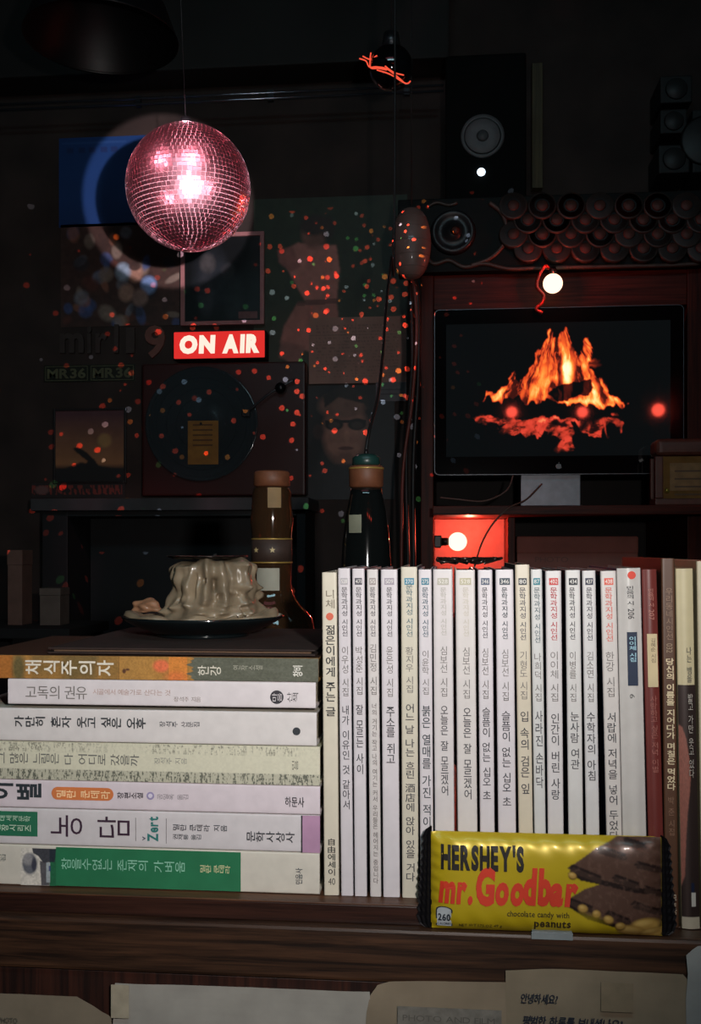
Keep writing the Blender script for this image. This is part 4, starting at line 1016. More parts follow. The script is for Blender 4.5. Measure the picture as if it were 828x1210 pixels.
framed_art('framed_photo', 'dark photograph in a dusty pink frame right under the mirror ball', 'picture', 219, 282, 308, 379, YP_-.012, a_photo, 1.0, .004, ((168, 112, 112), .0095, .010), m=VCG, bg=(14, 16, 18))
def a_figure(A):
    A.mix(fbm(A.X*.02, A.Y*.02, 9)*.5, (40, 56, 40)); A.mix(np.clip((A.Y-355)/30, 0, 1)*.5, (60, 52, 36))
    D_ = (178, 116, 104); D2_ = (150, 92, 84)
    A.poly([(337, 296), (352, 288), (372, 290), (398, 292), (402, 320), (398, 358), (364, 360), (352, 340), (340, 318)], D_, 1, 3)
    A.poly([(352, 358), (398, 356), (402, 386), (400, 410), (372, 416), (332, 402), (336, 384)], (164, 104, 92), 1, 3)
    A.poly([(328, 296), (346, 292), (356, 316), (344, 322), (330, 310)], D2_, .9, 3)
    A.ell(372, 278, 15, 17, (126, 84, 72), .4, .95); A.ell(372, 268, 17, 12, (54, 40, 36), .4, .95); A.ell(388, 272, 8, 14, (54, 40, 36), .5, .8)
    A.poly([(332, 400), (362, 408), (352, 430), (330, 420)], (140, 90, 80), .9, 3)
    A.mix(A.inside([(352, 355), (400, 353), (400, 359), (352, 361)])*.7, (90, 54, 50)); A.grain(.12, .25)
framed_art('film_poster', 'dark green poster of a person in pale pink clothes standing turned sideways', 'poster', 300, 236, 481, 432, YP_, a_figure, 1.0, bg=(46, 50, 34))
def a_map(A):
    A.grain(.04, .2); t = (vnoise(A.X*.8, A.Y*.35, 2) > .55)*(np.sin(A.Y*1.7) > .1)*((A.X > 374) & (A.X < 470) & (A.Y > 384) & (A.Y < 444)); A.mix(t*.35, (70, 50, 44))
    A.rect(366, 396, 480, 397, (100, 74, 64), .4); A.rect(420, 376, 421, 452, (100, 74, 64), .4)
framed_art('printed_sheet', 'pale brown sheet of small print pinned below the standing figure', 'paper', 365, 376, 480, 452, YP_-.0022, a_map, 1.0, bg=(146, 104, 90))
def a_portrait(A):
    A.ell(408, 560, 46, 44, (26, 30, 32), .4); A.ell(408, 512, 26, 36, (150, 104, 88), .35); A.ell(404, 480, 27, 16, (118, 84, 72), .35)
    A.poly([(382, 468), (394, 460), (416, 458), (434, 468), (437, 486), (430, 478), (400, 470), (384, 482)], (40, 34, 32), 1, 2)
    A.ell(395, 502, 11, 7, (20, 18, 20), .25); A.ell(422, 502, 11, 7, (20, 18, 20), .25); A.rect(384, 497, 433, 500, (20, 18, 20))
    A.ell(395, 503, 7, 4, (60, 48, 44), .4); A.ell(422, 503, 7, 4, (60, 48, 44), .4)
    A.ell(410, 516, 3.5, 7, (170, 120, 100), .6, .7); A.ell(409, 530, 9, 2.2, (90, 50, 46), .5); A.ell(376, 510, 6, 9, (70, 48, 44), .5, .8)
    A.ell(409, 540, 12, 8, (104, 72, 62), .8, .6); A.poly([(384, 552), (400, 548), (422, 548), (440, 556), (438, 594), (380, 594)], (34, 36, 40), .8, 3); A.grain(.1, .3)
framed_art('portrait_poster', 'dark portrait of a person wearing round glasses, above the rounder bottle', 'poster', 362, 456, 466, 590, YP_-.0010, a_portrait, 1.2, bg=(28, 28, 30))
def a_card(A): A.rect(450, 460, 474, 461, (50, 50, 56)); A.rect(450, 465, 470, 466, (50, 50, 56)); A.grain(.2, .3)
framed_art('small_card', 'small grey card on the wall beside the head of the portrait', 'card', 444, 452, 480, 474, YP_-.0035, a_card, 1, .001, bg=(90, 86, 90))
def a_bird(A):
    A.mix(np.clip((A.Y-490)/55, 0, 1), (164, 112, 74)); A.mix(np.clip((A.Y-548)/6, 0, 1), (34, 30, 30))
    A.ell(124, 521, 8, 8, (190, 150, 90), .5, .6)
    A.poly([(86, 530), (92, 528), (102, 534), (112, 543), (118, 552), (98, 553), (104, 545), (96, 539)], (32, 28, 28), 1, 1)
    A.poly([(70, 556), (96, 546), (146, 556), (146, 570), (66, 570)], (30, 28, 28), 1, 2); A.grain(.08, .2)
framed_art('sunset_picture', 'picture of a dark figure leaning against an orange sunset sky, far left', 'picture', 66, 486, 147, 568, YP_, a_bird, 1, bg=(88, 52, 58), frame=((34, 28, 28), .006, .006))
def a_cap(A):
    t = (vnoise(A.X*.7, A.Y*.2, 4) > .5)*((A.Y > 574) & (A.Y < 584)); A.mix(t*.8, (150, 60, 50)); A.ell(50, 579, 8, 5, (120, 84, 80), .4)
framed_art('caption_strip', 'narrow strip of red print under the sunset picture', 'sign', 38, 571, 148, 588, YP_, a_cap, 1, bg=(44, 34, 34))

# enamel plate with raised outlined letters
a = P(52, 452, YP_); b = P(160, 430, YP_)
pl = thing('number_plate', ((a.x+b.x)/2, YP_, a.z), 'dark metal plate with the raised letters MR36 twice, on the left wall part', 'plate')
w, h = b.x-a.x, b.z-a.z
box('plate_base', (-w/2, -.002, 0), (w/2, 0, h), mat('dark_olive_metal', (44, 46, 38), .5, .5), pl, .0006)
for k in (0, 1):
    x0 = -w/2+k*w/2+.004; x1 = x0+w/2-.008
    gm = mat('dull_olive_print', (92, 92, 66), .6)
    for (p, q) in (((x0, -.0028, .003), (x1, -.002, .0045)), ((x0, -.0028, h-.0045), (x1, -.002, h-.003)), ((x0, -.0028, .003), (x0+.0015, -.002, h-.003)), ((x1-.0015, -.0028, .003), (x1, -.002, h-.003))):
        box('plate_border', p, q, gm, pl)
    letters('raised_lettering', 'MR36', (x0+.005, .0085, x1-.005, h-.0085), gm, pl, -.0032, 'h', bold=.03, thick=.0012)
# big pale letters
a = P(72, 420, YP_); b = P(202, 384, YP_)
sg = thing('wall_lettering', ((a.x+b.x)/2, YP_, a.z), 'large dull letters fixed to the wall between the collage and the number plate', 'lettering')
for t, x0, x1, y0, y1, c in (('m', 72, 100, 394, 418, (62, 50, 46)), ('i', 104, 109, 386, 418, (62, 50, 46)), ('r', 114, 128, 394, 418, (66, 52, 48)), ('l', 136, 141, 384, 418, (66, 52, 48)), ('1', 150, 160, 388, 418, (66, 50, 46)), ('9', 172, 196, 385, 424, (124, 78, 68))):
    p = P(x0, y1, YP_); q = P(x1, y0, YP_)
    letters('raised_letter', t, (p.x-sg.location.x, p.z-a.z, q.x-sg.location.x, q.z-a.z), mat('letter_%d' % c[0], c, .6), sg, -.008, 'h', bold=.03, thick=.0078)

# ON AIR sign, lit from inside
a = P(205.5, 424, YW-.05); b = P(312.5, 390.5, YW-.05)
oa = thing('on_air_sign', ((a.x+b.x)/2, YW-.05, a.z), 'lit red ON AIR sign with white letters, below the pink-framed photograph', 'sign')
w, h = b.x-a.x, b.z-a.z
box('sign_box', (-w/2-.002, .003, -.002), (w/2+.002, .0495, h+.002), BLACKM, oa, .003)
bm = bmesh.new(); bm_box(bm, (-w/2, -.002, 0), (w/2, .003, h), .004, 3); obj('lit_red_face', bm, glow('sign_red', (.74, .030, .026), 1.0), oa)
letters('lit_lettering', 'ON', (-w/2+.014, .0100, -.008, h-.0080), glow('sign_white', (1, .80, .66), 1.1), oa, -.0026, 'h', bold=.075, shear=.05)
letters('lit_lettering', 'AIR', (.008, .0100, w/2-.012, h-.0080), glow('sign_white', (1, .80, .66), 1.1), oa, -.0026, 'h', bold=.075, shear=.05)

# upright record player
a = P(165, 586, YW-.06); b = P(360, 400, YW-.06); TX = (a.x+b.x)/2
tt = thing('record_player', (TX, YW-.0005, a.z), 'dark red record player mounted upright, clear record with a yellow label', 'record player')
w, h = b.x-a.x, b.z-a.z
bm = bmesh.new(); bm_box(bm, (-w/2, -.045, 0), (w/2, 0, h-.05), .006, 3)
obj('plinth', bm, mat('dark_red_lacquer', (58, 20, 18), .4, var=.2, scale=6), tt)
rc = P(238, 501, YW-.05); R_ = (P(305, 501, YW-.05).x-P(172, 501, YW-.05).x)/2
cx, cz = rc.x-TX, rc.z-a.z
lathe('platter', [(.00001, 0), (R_*.96, 0), (R_*.96, .004), (.00001, .004)], mat('black_platter', (22, 26, 28), .35, .3), tt, 64, (cx, -.0495, cz), 'Y', loc=None)
VIN = mat('clear_record', (58, 66, 70), .16, var=.05, coat=.7, trans=.25)
o = lathe('record', [(.0035, 0), (R_*.3, 0), (R_*.32, .0006), (R_*.97, .0006), (R_, -.0004), (R_, .0016), (.0035, .0016), (.0035, 0)], VIN, tt, 96, (cx, -.0515, cz), 'Y')
for rr_ in (.45, .62, .80, .93):
    bm = bmesh.new(); n_ = 72; pr_ = [Vector((cx+R_*rr_*math.cos(2*PI*q/n_), -.0519, cz+R_*rr_*math.sin(2*PI*q/n_))) for q in range(n_+1)]
    bm_tube(bm, pr_, .0003, 4); obj('record_groove', bm, VIN, o if False else tt)
p = P(222, 549, YW-.053); q = P(258, 497, YW-.053)
box('record_label', (p.x-TX, -.0535, p.z-a.z), (q.x-TX, -.0525, q.z-a.z), mat('yellow_label', (150, 104, 40), .6, var=.2, scale=50), tt)
for k in range(5):
    zz = q.z-a.z-.012-.012*k; box('label_line', (p.x-TX+.012, -.0538, zz), (q.x-TX-.014, -.0535, zz+.004), ink((96, 62, 30)), tt)
lathe('spindle', [(.00001, -.004), (.003, -.004), (.003, 0), (.00001, 0)], GREYM, tt, 16, (cx, -.0535, cz), 'Y')
tube('tonearm', [Vector((P(346, 447, 1.7).x-TX, -.060, P(346, 447, 1.7).z-a.z)), Vector((P(318, 463, 1.7).x-TX, -.064, P(318, 463, 1.7).z-a.z)), Vector((P(292, 484, 1.7).x-TX, -.060, P(292, 484, 1.7).z-a.z))], .0028, GREYM, tt)
lathe('tonearm_pivot', [(.00001, -.03), (.010, -.03), (.013, -.02), (.013, 0), (.00001, 0)], mat('dark_metal', (40, 42, 44), .3, .8), tt, 32, (P(330, 457, 1.7).x-TX, -.045, P(330, 457, 1.7).z-a.z), 'Y')
box('headshell', (P(288, 488, 1.7).x-TX-.008, -.066, P(288, 488, 1.7).z-a.z-.006), (P(288, 488, 1.7).x-TX+.010, -.058, P(288, 488, 1.7).z-a.z+.010), BLACK, tt, .001)

# ledge and dark open cabinet under it
a = P(40, 604, YW-.16); b = P(366, 588, YW-.16)
ld = box('ledge', (a.x, YW-.18, a.z), (b.x, YW-.0005, b.z), mat('dull_grey_ledge', (62, 60, 62), .6, var=.2, scale=20), bev=.002)
tag(ld, 'dull grey ledge along the wall under the record player', 'ledge')
c0, c1 = a.x+.02, b.x-.01; zt_ = a.z-.0005
cb = thing('open_cabinet', ((c0+c1)/2, YW-.0005, ZF), 'black open-fronted cabinet under the grey ledge, behind the candle', 'cabinet')
cw = (c1-c0)/2; H_ = zt_-ZF
for nm, p, q in (('side_panel', (-cw, -.16, 0), (-cw+.06, 0, H_)), ('side_panel', (cw-.02, -.16, 0), (cw, 0, H_)), ('top_panel', (-cw+.0605, -.16, H_-.012), (cw-.0205, 0, H_)), ('back_panel', (-cw+.0605, -.012, .001), (cw-.0205, 0, H_-.0125)), ('inner_shelf', (-cw+.0605, -.155, H_-.36), (cw-.0205, -.0125, H_-.345))):
    box(nm, p, q, mat('black_cabinet', (22, 24, 26), .6, var=.3, scale=10), cb, .001)
# a few dull things beside it, on a low side table
stb = thing('side_table', (P(30, 760, 1.35).x, 1.35, ZF), 'low dark side table at the far left behind the book stack', 'table')
stz = P(30, 738, 1.35).z-ZF
box('table_top', (-.11, -.10, stz-.02), (.13, .13, stz), BLACKM, stb, .002)
for x, y in ((-.10, -.09), (.10, -.09), (-.10, .10), (.10, .10)): box('leg', (x, y, 0), (x+.02, y+.02, stz-.0205), BLACKM, stb)
def small_box(name, label, cat, x0, y0, x1, y1, Y, rgb):
    p = P(x0, y1, Y); q = P(x1, y0, Y)
    r = thing(name, ((p.x+q.x)/2, Y, ZF+stz+.0003), label, cat)
    w_ = (q.x-p.x)/2; h_ = q.z-(ZF+stz)-.0003
    m_ = mat('box_%d_%d_%d' % rgb, rgb, .7, var=.2, scale=30)
    box('box_body', (-w_, 0, 0), (w_, .05, h_*.8), m_, r, .001); box('box_lid', (-w_-.0008, -.0008, h_*.8+.0002), (w_+.0008, .0508, h_), m_, r, .001)
small_box('tall_box', 'tall brown box at the far left edge, in the dark', 'box', 9, 650, 26, 712, 1.33, (104, 78, 68))
small_box('small_box', 'short grey-brown box beside the tall brown one at the left', 'box', 47, 695, 71, 731, 1.33, (96, 84, 76))

# picture leaning on the left wall, seen edgewise
def side_pt(px, py): # where the ray meets the left wall
    dx = (px-414.0)/F; X = dx*math.cos(YAW)-math.sin(YAW); D = dx*math.sin(YAW)+math.cos(YAW); t = (XL+.004)/X
    return Vector((XL+.004, YC+D*t, (HOR-py)/F*t))
p0 = side_pt(4, 215); p1 = side_pt(45, 272); p2 = side_pt(45, 408); p3 = side_pt(4, 376)
sw = thing('side_picture', (XL+.002, (p0.y+p1.y)/2, (p2.z+p3.z)/2), 'dark framed picture on the left wall catching red specks, seen at a sharp angle', 'picture')
oy = sw.location.y; oz = sw.location.z
ya, yb_ = p0.y-oy, min(p1.y, YW-.03)-oy; za, zb_ = -.0, (p0.z+p1.z)/2-oz
box('picture_panel', (0, ya, za), (.006, yb_, zb_), mat('glossy_dark_print', (34, 34, 40), .3, var=.4, scale=12, coat=.4), sw)
for (p, q) in (((0, ya-.012, za-.012), (.014, ya, zb_+.012)), ((0, yb_, za-.012), (.014, yb_+.012, zb_+.012)), ((0, ya, zb_), (.014, yb_, zb_+.012)), ((0, ya, za-.012), (.014, yb_, za))):
    box('frame_bar', p, q, mat('frame_60', (78, 66, 62), .5), sw, .001)

# ------------------------------------------------------------ speaker, wood strip, boxes and lamps in the upper dark
a = P(526, 240, YW-.30); b = P(622, 60, YW-.30)
sp = thing('wall_speaker', ((a.x+b.x)/2, YW-.0005, a.z), 'tall black speaker with a grey round cone and a white power light', 'speaker')
w, h = b.x-a.x, b.z-a.z
bm = bmesh.new(); bm_box(bm, (-w/2, -.295, 0), (w/2, 0, h), .006, 3); obj('cabinet_box', bm, mat('black_ash', (8, 9, 9), .8, var=.2, spec=.15), sp)
dc = P(570, 160, YW-.30); dx_, dz_ = dc.x-sp.location.x, dc.z-a.z; k = (P(596, 160, YW-.3).x-P(545, 160, YW-.3).x)/2
lathe('cone_ring', [(k*.86, -.002), (k, -.004), (k*1.02, 0), (k*.84, 0), (k*.86, -.002)], mat('grey_rubber', (84, 84, 86), .5), sp, 48, (dx_, -.295, dz_), 'Y')
lathe('speaker_cone', [(.00001, -.0005), (k*.30, -.0030), (k*.42, -.0034), (k*.80, -.0040), (k*.84, 0), (.00001, 0)], mat('grey_cone', (98, 98, 100), .6, var=.1), sp, 48, (dx_, -.2955, dz_), 'Y')
lathe('dust_cap', [(.00001, -.008), (k*.18, -.006), (k*.32, 0), (.00001, 0)], mat('grey_cap', (82, 82, 84), .5), sp, 32, (dx_, -.2965, dz_), 'Y')
lc = P(568.5, 202.5, YW-.30)
lathe('power_light', [(.00001, -.006), (.006, -.005), (.0085, 0), (.00001, 0)], glow('white_light', (.72, .86, 1.0), 3.0), sp, 24, (lc.x-sp.location.x, -.296, lc.z-a.z), 'Y')
a = P(628.5, 222, YW-.03); b = P(641, 74, YW-.03)
ws = box('wood_strip', (0, 0, 0), (b.x-a.x, .0295, b.z-a.z), mat_wood('yellowish_wood', (66, 56, 34), (96, 84, 52), .6, 'Z', 6), bev=.001, loc=(a.x, YW-.03, a.z))
tag(ws, 'narrow yellowish wooden strip fixed upright on the wall right of the speaker', 'wooden strip')
for k, (x0, y0, x1, y1) in enumerate(((778, 170, 815, 205), (780, 128, 812, 158), (780, 88, 818, 122), (818, 128, 850, 204))):
    a = P(x0, y1, YW-.12); b = P(x1, y0, YW-.12)
    t = thing('wall_box', ((a.x+b.x)/2, YW-.0005, a.z), ['lowest of the three dim boxes at the upper right corner', 'middle one of the three dim boxes at the upper right, round front', 'topmost dim box at the upper right corner', 'dim box cut by the right edge, beside the three stacked ones'][k], 'box', 'dim grey boxes at the upper right')
    w, h = b.x-a.x, b.z-a.z
    box('box_body', (-w/2, -.12, 0), (w/2, 0, h), mat('dim_grey_box', (34, 34, 34), .6, var=.2), t, .004)
    lathe('round_front', [(.00001, -.003), (h*.36, -.003), (h*.40, 0), (.00001, 0)], mat('dim_front', (44, 44, 44), .5), t, 32, (0, -.12, h/2), 'Y')

# round dark glass lamp, its red glints drawn as glowing strokes, hanging
gc = P(462, 80, 1.02); D3 = 1.02-YC
gl = thing('glass_globe', gc, 'dark glass globe with red glints drawn as glowing strokes, hanging at the top', 'lamp')
R3 = 26/F*D3
bm = bmesh.new(); bmesh.ops.create_uvsphere(bm, u_segments=40, v_segments=24, radius=R3); obj('globe', bm, mat('black_glass', (12, 14, 16), .06, coat=1.0), gl, smooth=True)
lathe('globe_cap', [(.00001, R3+.02), (.012, R3+.02), (.016, R3-.004), (.00001, R3-.004)], GREYM, gl, 24)
lathe('globe_cord', [(.0014, R3+.02), (.0014, ZC-gc.z-.002)], CABLE, gl, 8)
def gp_(x, y, d=-R3*1.02): q = P(x, y, 1.02)-gc; return Vector((q.x*.97, -math.sqrt(max(.0001, (R3*1.05)**2-min(q.x**2+q.z**2, R3*R3))), q.z*.97))
for pts, nm in (([(424, 73), (432, 76), (436, 83), (446, 89), (458, 93), (470, 99), (479, 103)], 'red_glint'), ([(428, 70), (437, 74), (446, 76)], 'red_glint'), ([(438, 66), (437, 76), (438, 86), (448, 91), (458, 94)], 'red_glint'),
                ([(456, 90), (466, 96), (478, 96)], 'red_glint'), ([(446, 92), (462, 98), (480, 103), (486, 100)], 'red_glint')):
    tube(nm, [gp_(x, y) for x, y in pts], .0011, glow('red_glint_glow', (1.0, .10, .05), 1.0), gl, 5, 5)

# shallow dark lampshade at the top left, its rim catching light
sc_ = P(120, 10, 1.0)
ls = thing('pendant_lampshade', sc_, 'wide dark pendant lampshade at the top left, only its rim catches light', 'lamp')
RR = 92/F*(1.0-YC)
lathe('shade', [(.012, .075), (.02, .07), (RR*.45, .045), (RR*.85, .0), (RR, -.050), (RR*1.008, -.052), (RR*.99, -.047), (RR*.84, .004), (RR*.44, .049), (.012, .078)], mat('black_enamel', (14, 14, 16), .45), ls, 64)
lathe('lamp_cord', [(.0018, .07), (.0018, ZC-sc_.z-.002)], CABLE, ls, 8)

# ------------------------------------------------------------ the wooden cabinet with the screen
YCF = 1.34                                             # cabinet front
CABW = mat_wood('red_brown_cabinet', (40, 14, 10), (80, 30, 20), .45, 'Z', 5.0)
CABW.node_tree.nodes['Principled BSDF'].inputs['Specular IOR Level'].default_value = .12
CABH = mat_wood('red_brown_cabinet_level', (40, 14, 10), (84, 32, 21), .45, 'X', 5.0)
x0 = P(497, 400, YCF).x; x1 = P(512, 400, YCF).x; x2 = P(812, 400, YCF).x; x3 = P(850, 400, YCF).x
ztop = P(600, 323, YCF).z; zrail = P(600, 364, YCF).z; zs1 = P(600, 601, YCF).z; zs0 = P(600, 611, YCF).z; zf = -.13
cx_ = (x0+x3)/2
kc = thing('wood_cabinet', (cx_, YCF, ZF), 'red-brown wooden cabinet holding the fireplace screen and the lit cubby', 'cabinet')
def kb(nm, p, q, m=CABW, bev=.0015): return box(nm, (p[0]-cx_, p[1]-YCF, p[2]-ZF), (q[0]-cx_, q[1]-YCF, q[2]-ZF), m, kc, bev)
kb('side_post', (x0, YCF, ZF+.0005), (x1, YCF+.40, ztop)); kb('side_post', (x2, YCF, ZF+.0005), (x3, YCF+.40, ztop))
kb('top_rail', (x1+.0003, YCF+.002, zrail), (x2-.0003, YCF+.024, ztop), CABH)
kb('top_board', (x1+.0003, YCF+.0245, ztop-.018), (x2-.0003, YCF+.40, ztop), CABH)
kb('back_board', (x1+.0003, YCF+.41, ZF+.001), (x2-.0003, YCF+.425, ztop), mat('dark_cabinet_back', (30, 22, 20), .7, var=.3, scale=6))
kb('screen_shelf', (x1+.0003, YCF-.13, zs0), (x2-.0003, YCF+.40, zs1), CABH)
xd = P(600, 640, YCF).x
kb('cubby_divider', (xd, YCF+.004, zf+.0003), (xd+.014, YCF+.30, zs0-.0003))
kb('cubby_floor', (x1+.0003, YCF, zf-.018), (x2-.0003, YCF+.40, zf), CABH)
kb('lower_door', (x1+.0005, YCF+.002, ZF+.08), ((x1+x2)/2-.001, YCF+.02, zf-.0185)); kb('lower_door', ((x1+x2)/2+.001, YCF+.002, ZF+.08), (x2-.0005, YCF+.02, zf-.0185))
kb('cubby_back', (x1+.0003, YCF+.12, zf+.0003), (xd-.0003, YCF+.128, zs0-.0003), mat('pale_backing_card', (150, 120, 112), .7, var=.1))
for k in range(3):
    z = zs1+.06+k*.16

CABH.node_tree.nodes['Principled BSDF'].inputs['Specular IOR Level'].default_value = .12
# carved frieze of dragon scales above the cabinet
fa = P(470, 236, YCF-.02); fb = P(838, 322, YCF-.02)
fz = thing('carved_frieze', ((fa.x+fb.x)/2, YCF-.02, ztop+.0005), 'dark carved wooden frieze with a round eye and rows of overlapping scales above the screen', 'carving')
hw = (fb.x-fa.x)/2; fh = fa.z-ztop-.0005; ox, oz = fz.location.x, fz.location.z
FRD = mat_wood('black_green_wood', (8, 10, 10), (16, 18, 17), .6, 'X', 4); FRD.node_tree.nodes['Principled BSDF'].inputs['Specular IOR Level'].default_value = .15; FRB = mat('red_brown_carving', (70, 36, 28), .6, var=.35, scale=70)  # red-brown colour for the scale centres and the pupil
box('frieze_board', (-hw, 0, 0), (hw, .05, fh), FRD, fz, .002)
def fp(px, py): q = P(px, py, YCF-.02); return q.x-ox, q.z-oz
sr = (P(617, 280, YCF).x-P(600, 280, YCF).x)*1.02
def scale_mesh():
    bm = bmesh.new(); bm_lathe(bm, [(.00001, -.010), (sr*.34, -.0095), (sr*.40, -.0080)], 20, (0, 0, 0), 1, 'Y')
    bm_lathe(bm, [(sr*.40, -.0080), (sr*.80, -.0060), (sr*.86, -.0075)], 20, (0, 0, 0), 0, 'Y')
    bm_lathe(bm, [(sr*.86, -.0075), (sr*.96, -.0068), (sr, -.0005)], 20, (0, 0, 0), 2, 'Y')
    for f in bm.faces: f.smooth = True
    me = bpy.data.meshes.new('scale'); bmesh.ops.recalc_face_normals(bm, faces=bm.faces); bm.to_mesh(me); bm.free()
    for m in (mat('black_green_scale', (10, 15, 17), .6, var=.3, scale=90), FRB, mat('dull_scale_rim', (48, 36, 32), .5, var=.3, scale=90)): me.materials.append(m)
    return me
sme = scale_mesh()
for r_ in range(5):
    for c_ in range(7):
        px = 606+34*c_+(17 if r_ % 2 else 0); py = 245+17*r_
        if px > 832 or (px < 640 and py > 290) and px < 618: continue
        X, Z = fp(px, py)
        if Z < sr*.6 or Z > fh-sr*.4: continue
        o = bpy.data.objects.new('scale', sme); COL.objects.link(o); o.parent = fz; o.location = (X, -.0005-.0012*r_, Z); o.rotation_euler = (math.radians(-9), 0, 0)
X, Z = fp(535, 275)
er = P(562, 275, YCF).x-P(535, 275, YCF).x
lathe('carved_eye', [(.00001, -.014), (er*.35, -.012), (er*.40, -.006), (er*.70, -.006), (er*.78, -.011), (er*.92, -.010), (er, -.0002)], mat('dark_eye_wood', (30, 30, 32), .4, var=.3), fz, 40, (X, 0, Z), 'Y')
lathe('eye_pupil', [(.00001, -.020), (er*.12, -.019), (er*.2, -.0142)], FRB, fz, 24, (X+.004, 0, Z), 'Y')
DULL = mat('dull_carved_edge', (66, 52, 46), .5, var=.3)
def ridge(pts, r_=.0035): tube('carved_ridge', [Vector((fp(x, y)[0], -.003, fp(x, y)[1])) for x, y in pts], r_, DULL, fz, 6, 8)
ridge([(578, 240), (592, 252), (598, 270), (594, 290), (578, 306), (556, 314)], .0045)
ridge([(500, 300), (512, 312), (530, 308), (548, 316), (572, 312), (600, 318), (640, 317), (690, 316), (740, 315), (790, 314), (826, 312)], .004)
ridge([(505, 245), (516, 240), (530, 243), (540, 240)], .003)
# pale oval lantern at the left end of the frieze
pc_ = P(486, 288, 1.24); D4 = 1.24-YC
ln = thing('paper_lantern', pc_, 'dull pale oval paper lantern hanging at the left end of the carved frieze', 'lantern')
rz = 42/F*D4; rx = 23/F*D4; pr = []
for k in range(25):
    a = PI*k/24; pr.append((max(.00001, rx*math.sin(a)**.8*(1+.02*math.sin(k*PI))), -rz*math.cos(a)))
lathe('lantern_shade', pr, mat('dusty_paper', (116, 92, 86), .5, var=.2, scale=30, bump=.3, coat=.25), ln, 36)
for k in range(1, 8):
    a = PI*k/8; lathe('lantern_rib', [(rx*math.sin(a)**.8, -rz*math.cos(a)-.0006), (rx*math.sin(a)**.8+.0006, -rz*math.cos(a)), (rx*math.sin(a)**.8, -rz*math.cos(a)+.0006)], mat('lantern_rib', (96, 76, 70), .5), ln, 36)
lathe('lantern_cord', [(.001, rz-.0005), (.001, ZC-pc_.z-.002)], CABLE, ln, 8)

# screen
YM = YCF-.028
ma = P(513, 366, YM); mb = P(808, 559.5, YM)
mn = thing('monitor', ((ma.x+mb.x)/2, YM+.05, zs1+.0004), 'large black computer screen playing a wood fire, standing in the wooden cabinet', 'monitor')
mx, mz = mn.location.x, mn.location.z; w = (mb.x-ma.x)/2; z0_, z1_ = mb.z-mz, ma.z-mz
def rrect(bm, w_, za, zb, y0, y1, rad_, mi=0):
    pts = []
    for (cx__, cz__, a0) in ((w_-rad_, zb-rad_, 0), (-w_+rad_, zb-rad_, PI/2), (-w_+rad_, za+rad_, PI), (w_-rad_, za+rad_, 1.5*PI)):
        for k in range(7): a = a0+PI/2*k/6; pts.append((cx__+rad_*math.cos(a), cz__+rad_*math.sin(a)))
    f0 = [bm.verts.new((x, y0, z)) for x, z in pts]; f1 = [bm.verts.new((x, y1, z)) for x, z in pts]
    for f in [bm.faces.new(f0), bm.faces.new(f1)]+[bm.faces.new((f0[i], f0[(i+1) % 28], f1[(i+1) % 28], f1[i])) for i in range(28)]: f.material_index = mi
    return bm
bm = rrect(bmesh.new(), w, z0_, z1_, -.0485, -.030, .010); obj('screen_shell', bm, mat('silver_edge', (96, 98, 104), .4, .6), mn)
bm = rrect(bmesh.new(), w-.0012, z0_+.0012, z1_-.0012, -.0498, -.0484, .009); obj('glass_front', bm, mat('black_screen_glass', (9, 11, 12), .03, var=0.0, coat=.6, spec=.6), mn)
# the picture shown on the screen
gx0, gx1, gy0, gy1 = 527, 792, 378, 540
A = Art(gx0, gy0, gx1, gy1, 531, 325, (3, 4, 5)); A.C[:] = np.array((.0028, .0038, .0042))
def S_(x, y): return (500+x/2.5244, 360+y/2.5244)
fire = [S_(*p) for p in [(180, 278), (186, 268), (205, 256), (236, 240), (250, 225), (256, 205), (266, 198), (278, 218), (300, 214), (322, 190), (332, 160), (345, 130), (356, 110), (372, 96), (378, 70), (386, 68), (392, 96), (404, 88), (414, 70), (436, 68), (444, 96), (450, 140), (462, 152), (476, 132), (484, 100), (493, 92), (506, 112), (512, 150), (500, 176), (508, 196), (526, 216), (548, 248), (572, 268), (604, 296), (606, 306), (584, 298), (552, 304), (530, 300), (480, 300), (430, 298), (400, 286), (360, 284), (310, 288), (288, 278), (250, 280), (210, 278)]]
nx_ = (fbm(A.X*.16, A.Y*.09, 31)-.5)*12; ny_ = (fbm(A.X*.14, A.Y*.06, 57)-.5)*18
m = A.blur(A.inside(fire, A.X+nx_, A.Y+ny_), 6)
uu = (A.X-662)/(34+np.clip(A.Y-388, 0, 200)*1.15)
st = .72*fbm(uu*15+ny_*.05, A.Y*.030, 71, 4)+.28*fbm(A.X*.30+ny_*.2, A.Y*.10, 33, 3)
I = m*(.07+2.6*np.clip(st-.41, 0, 1))
edge = A.blur(m, 22); I *= (.45+.65*edge)
def core(x, y, rx, ry, amp, rot=0.0):
    px, py = S_(x, y); rx /= 2.5244; ry /= 2.5244; dx = A.X+nx_*.6-px; dy = A.Y+ny_*.5-py; c, q = math.cos(rot), math.sin(rot)
    return amp*np.exp(-(((dx*c+dy*q)/rx)**2+((-dx*q+dy*c)/ry)**2))
for a_ in ((358, 208, 14, 46, .75, .25), (437, 200, 15, 46, 1.15), (424, 130, 9, 60, .45, -.1), (390, 216, 14, 10, .5), (515, 262, 10, 40, .75, -.2), (470, 290, 46, 9, .85), (300, 262, 8, 30, .35, .3), (340, 262, 9, 30, .35, .35), (196, 266, 16, 7, .45, -.5), (570, 280, 30, 6, .45, .75), (240, 250, 20, 6, .3, -.4), (560, 300, 20, 5, .3), (430, 170, 8, 50, .4), (400, 262, 20, 16, .25)):
    I = I+core(*a_)*np.clip(m*1.3+.1, 0, 1)
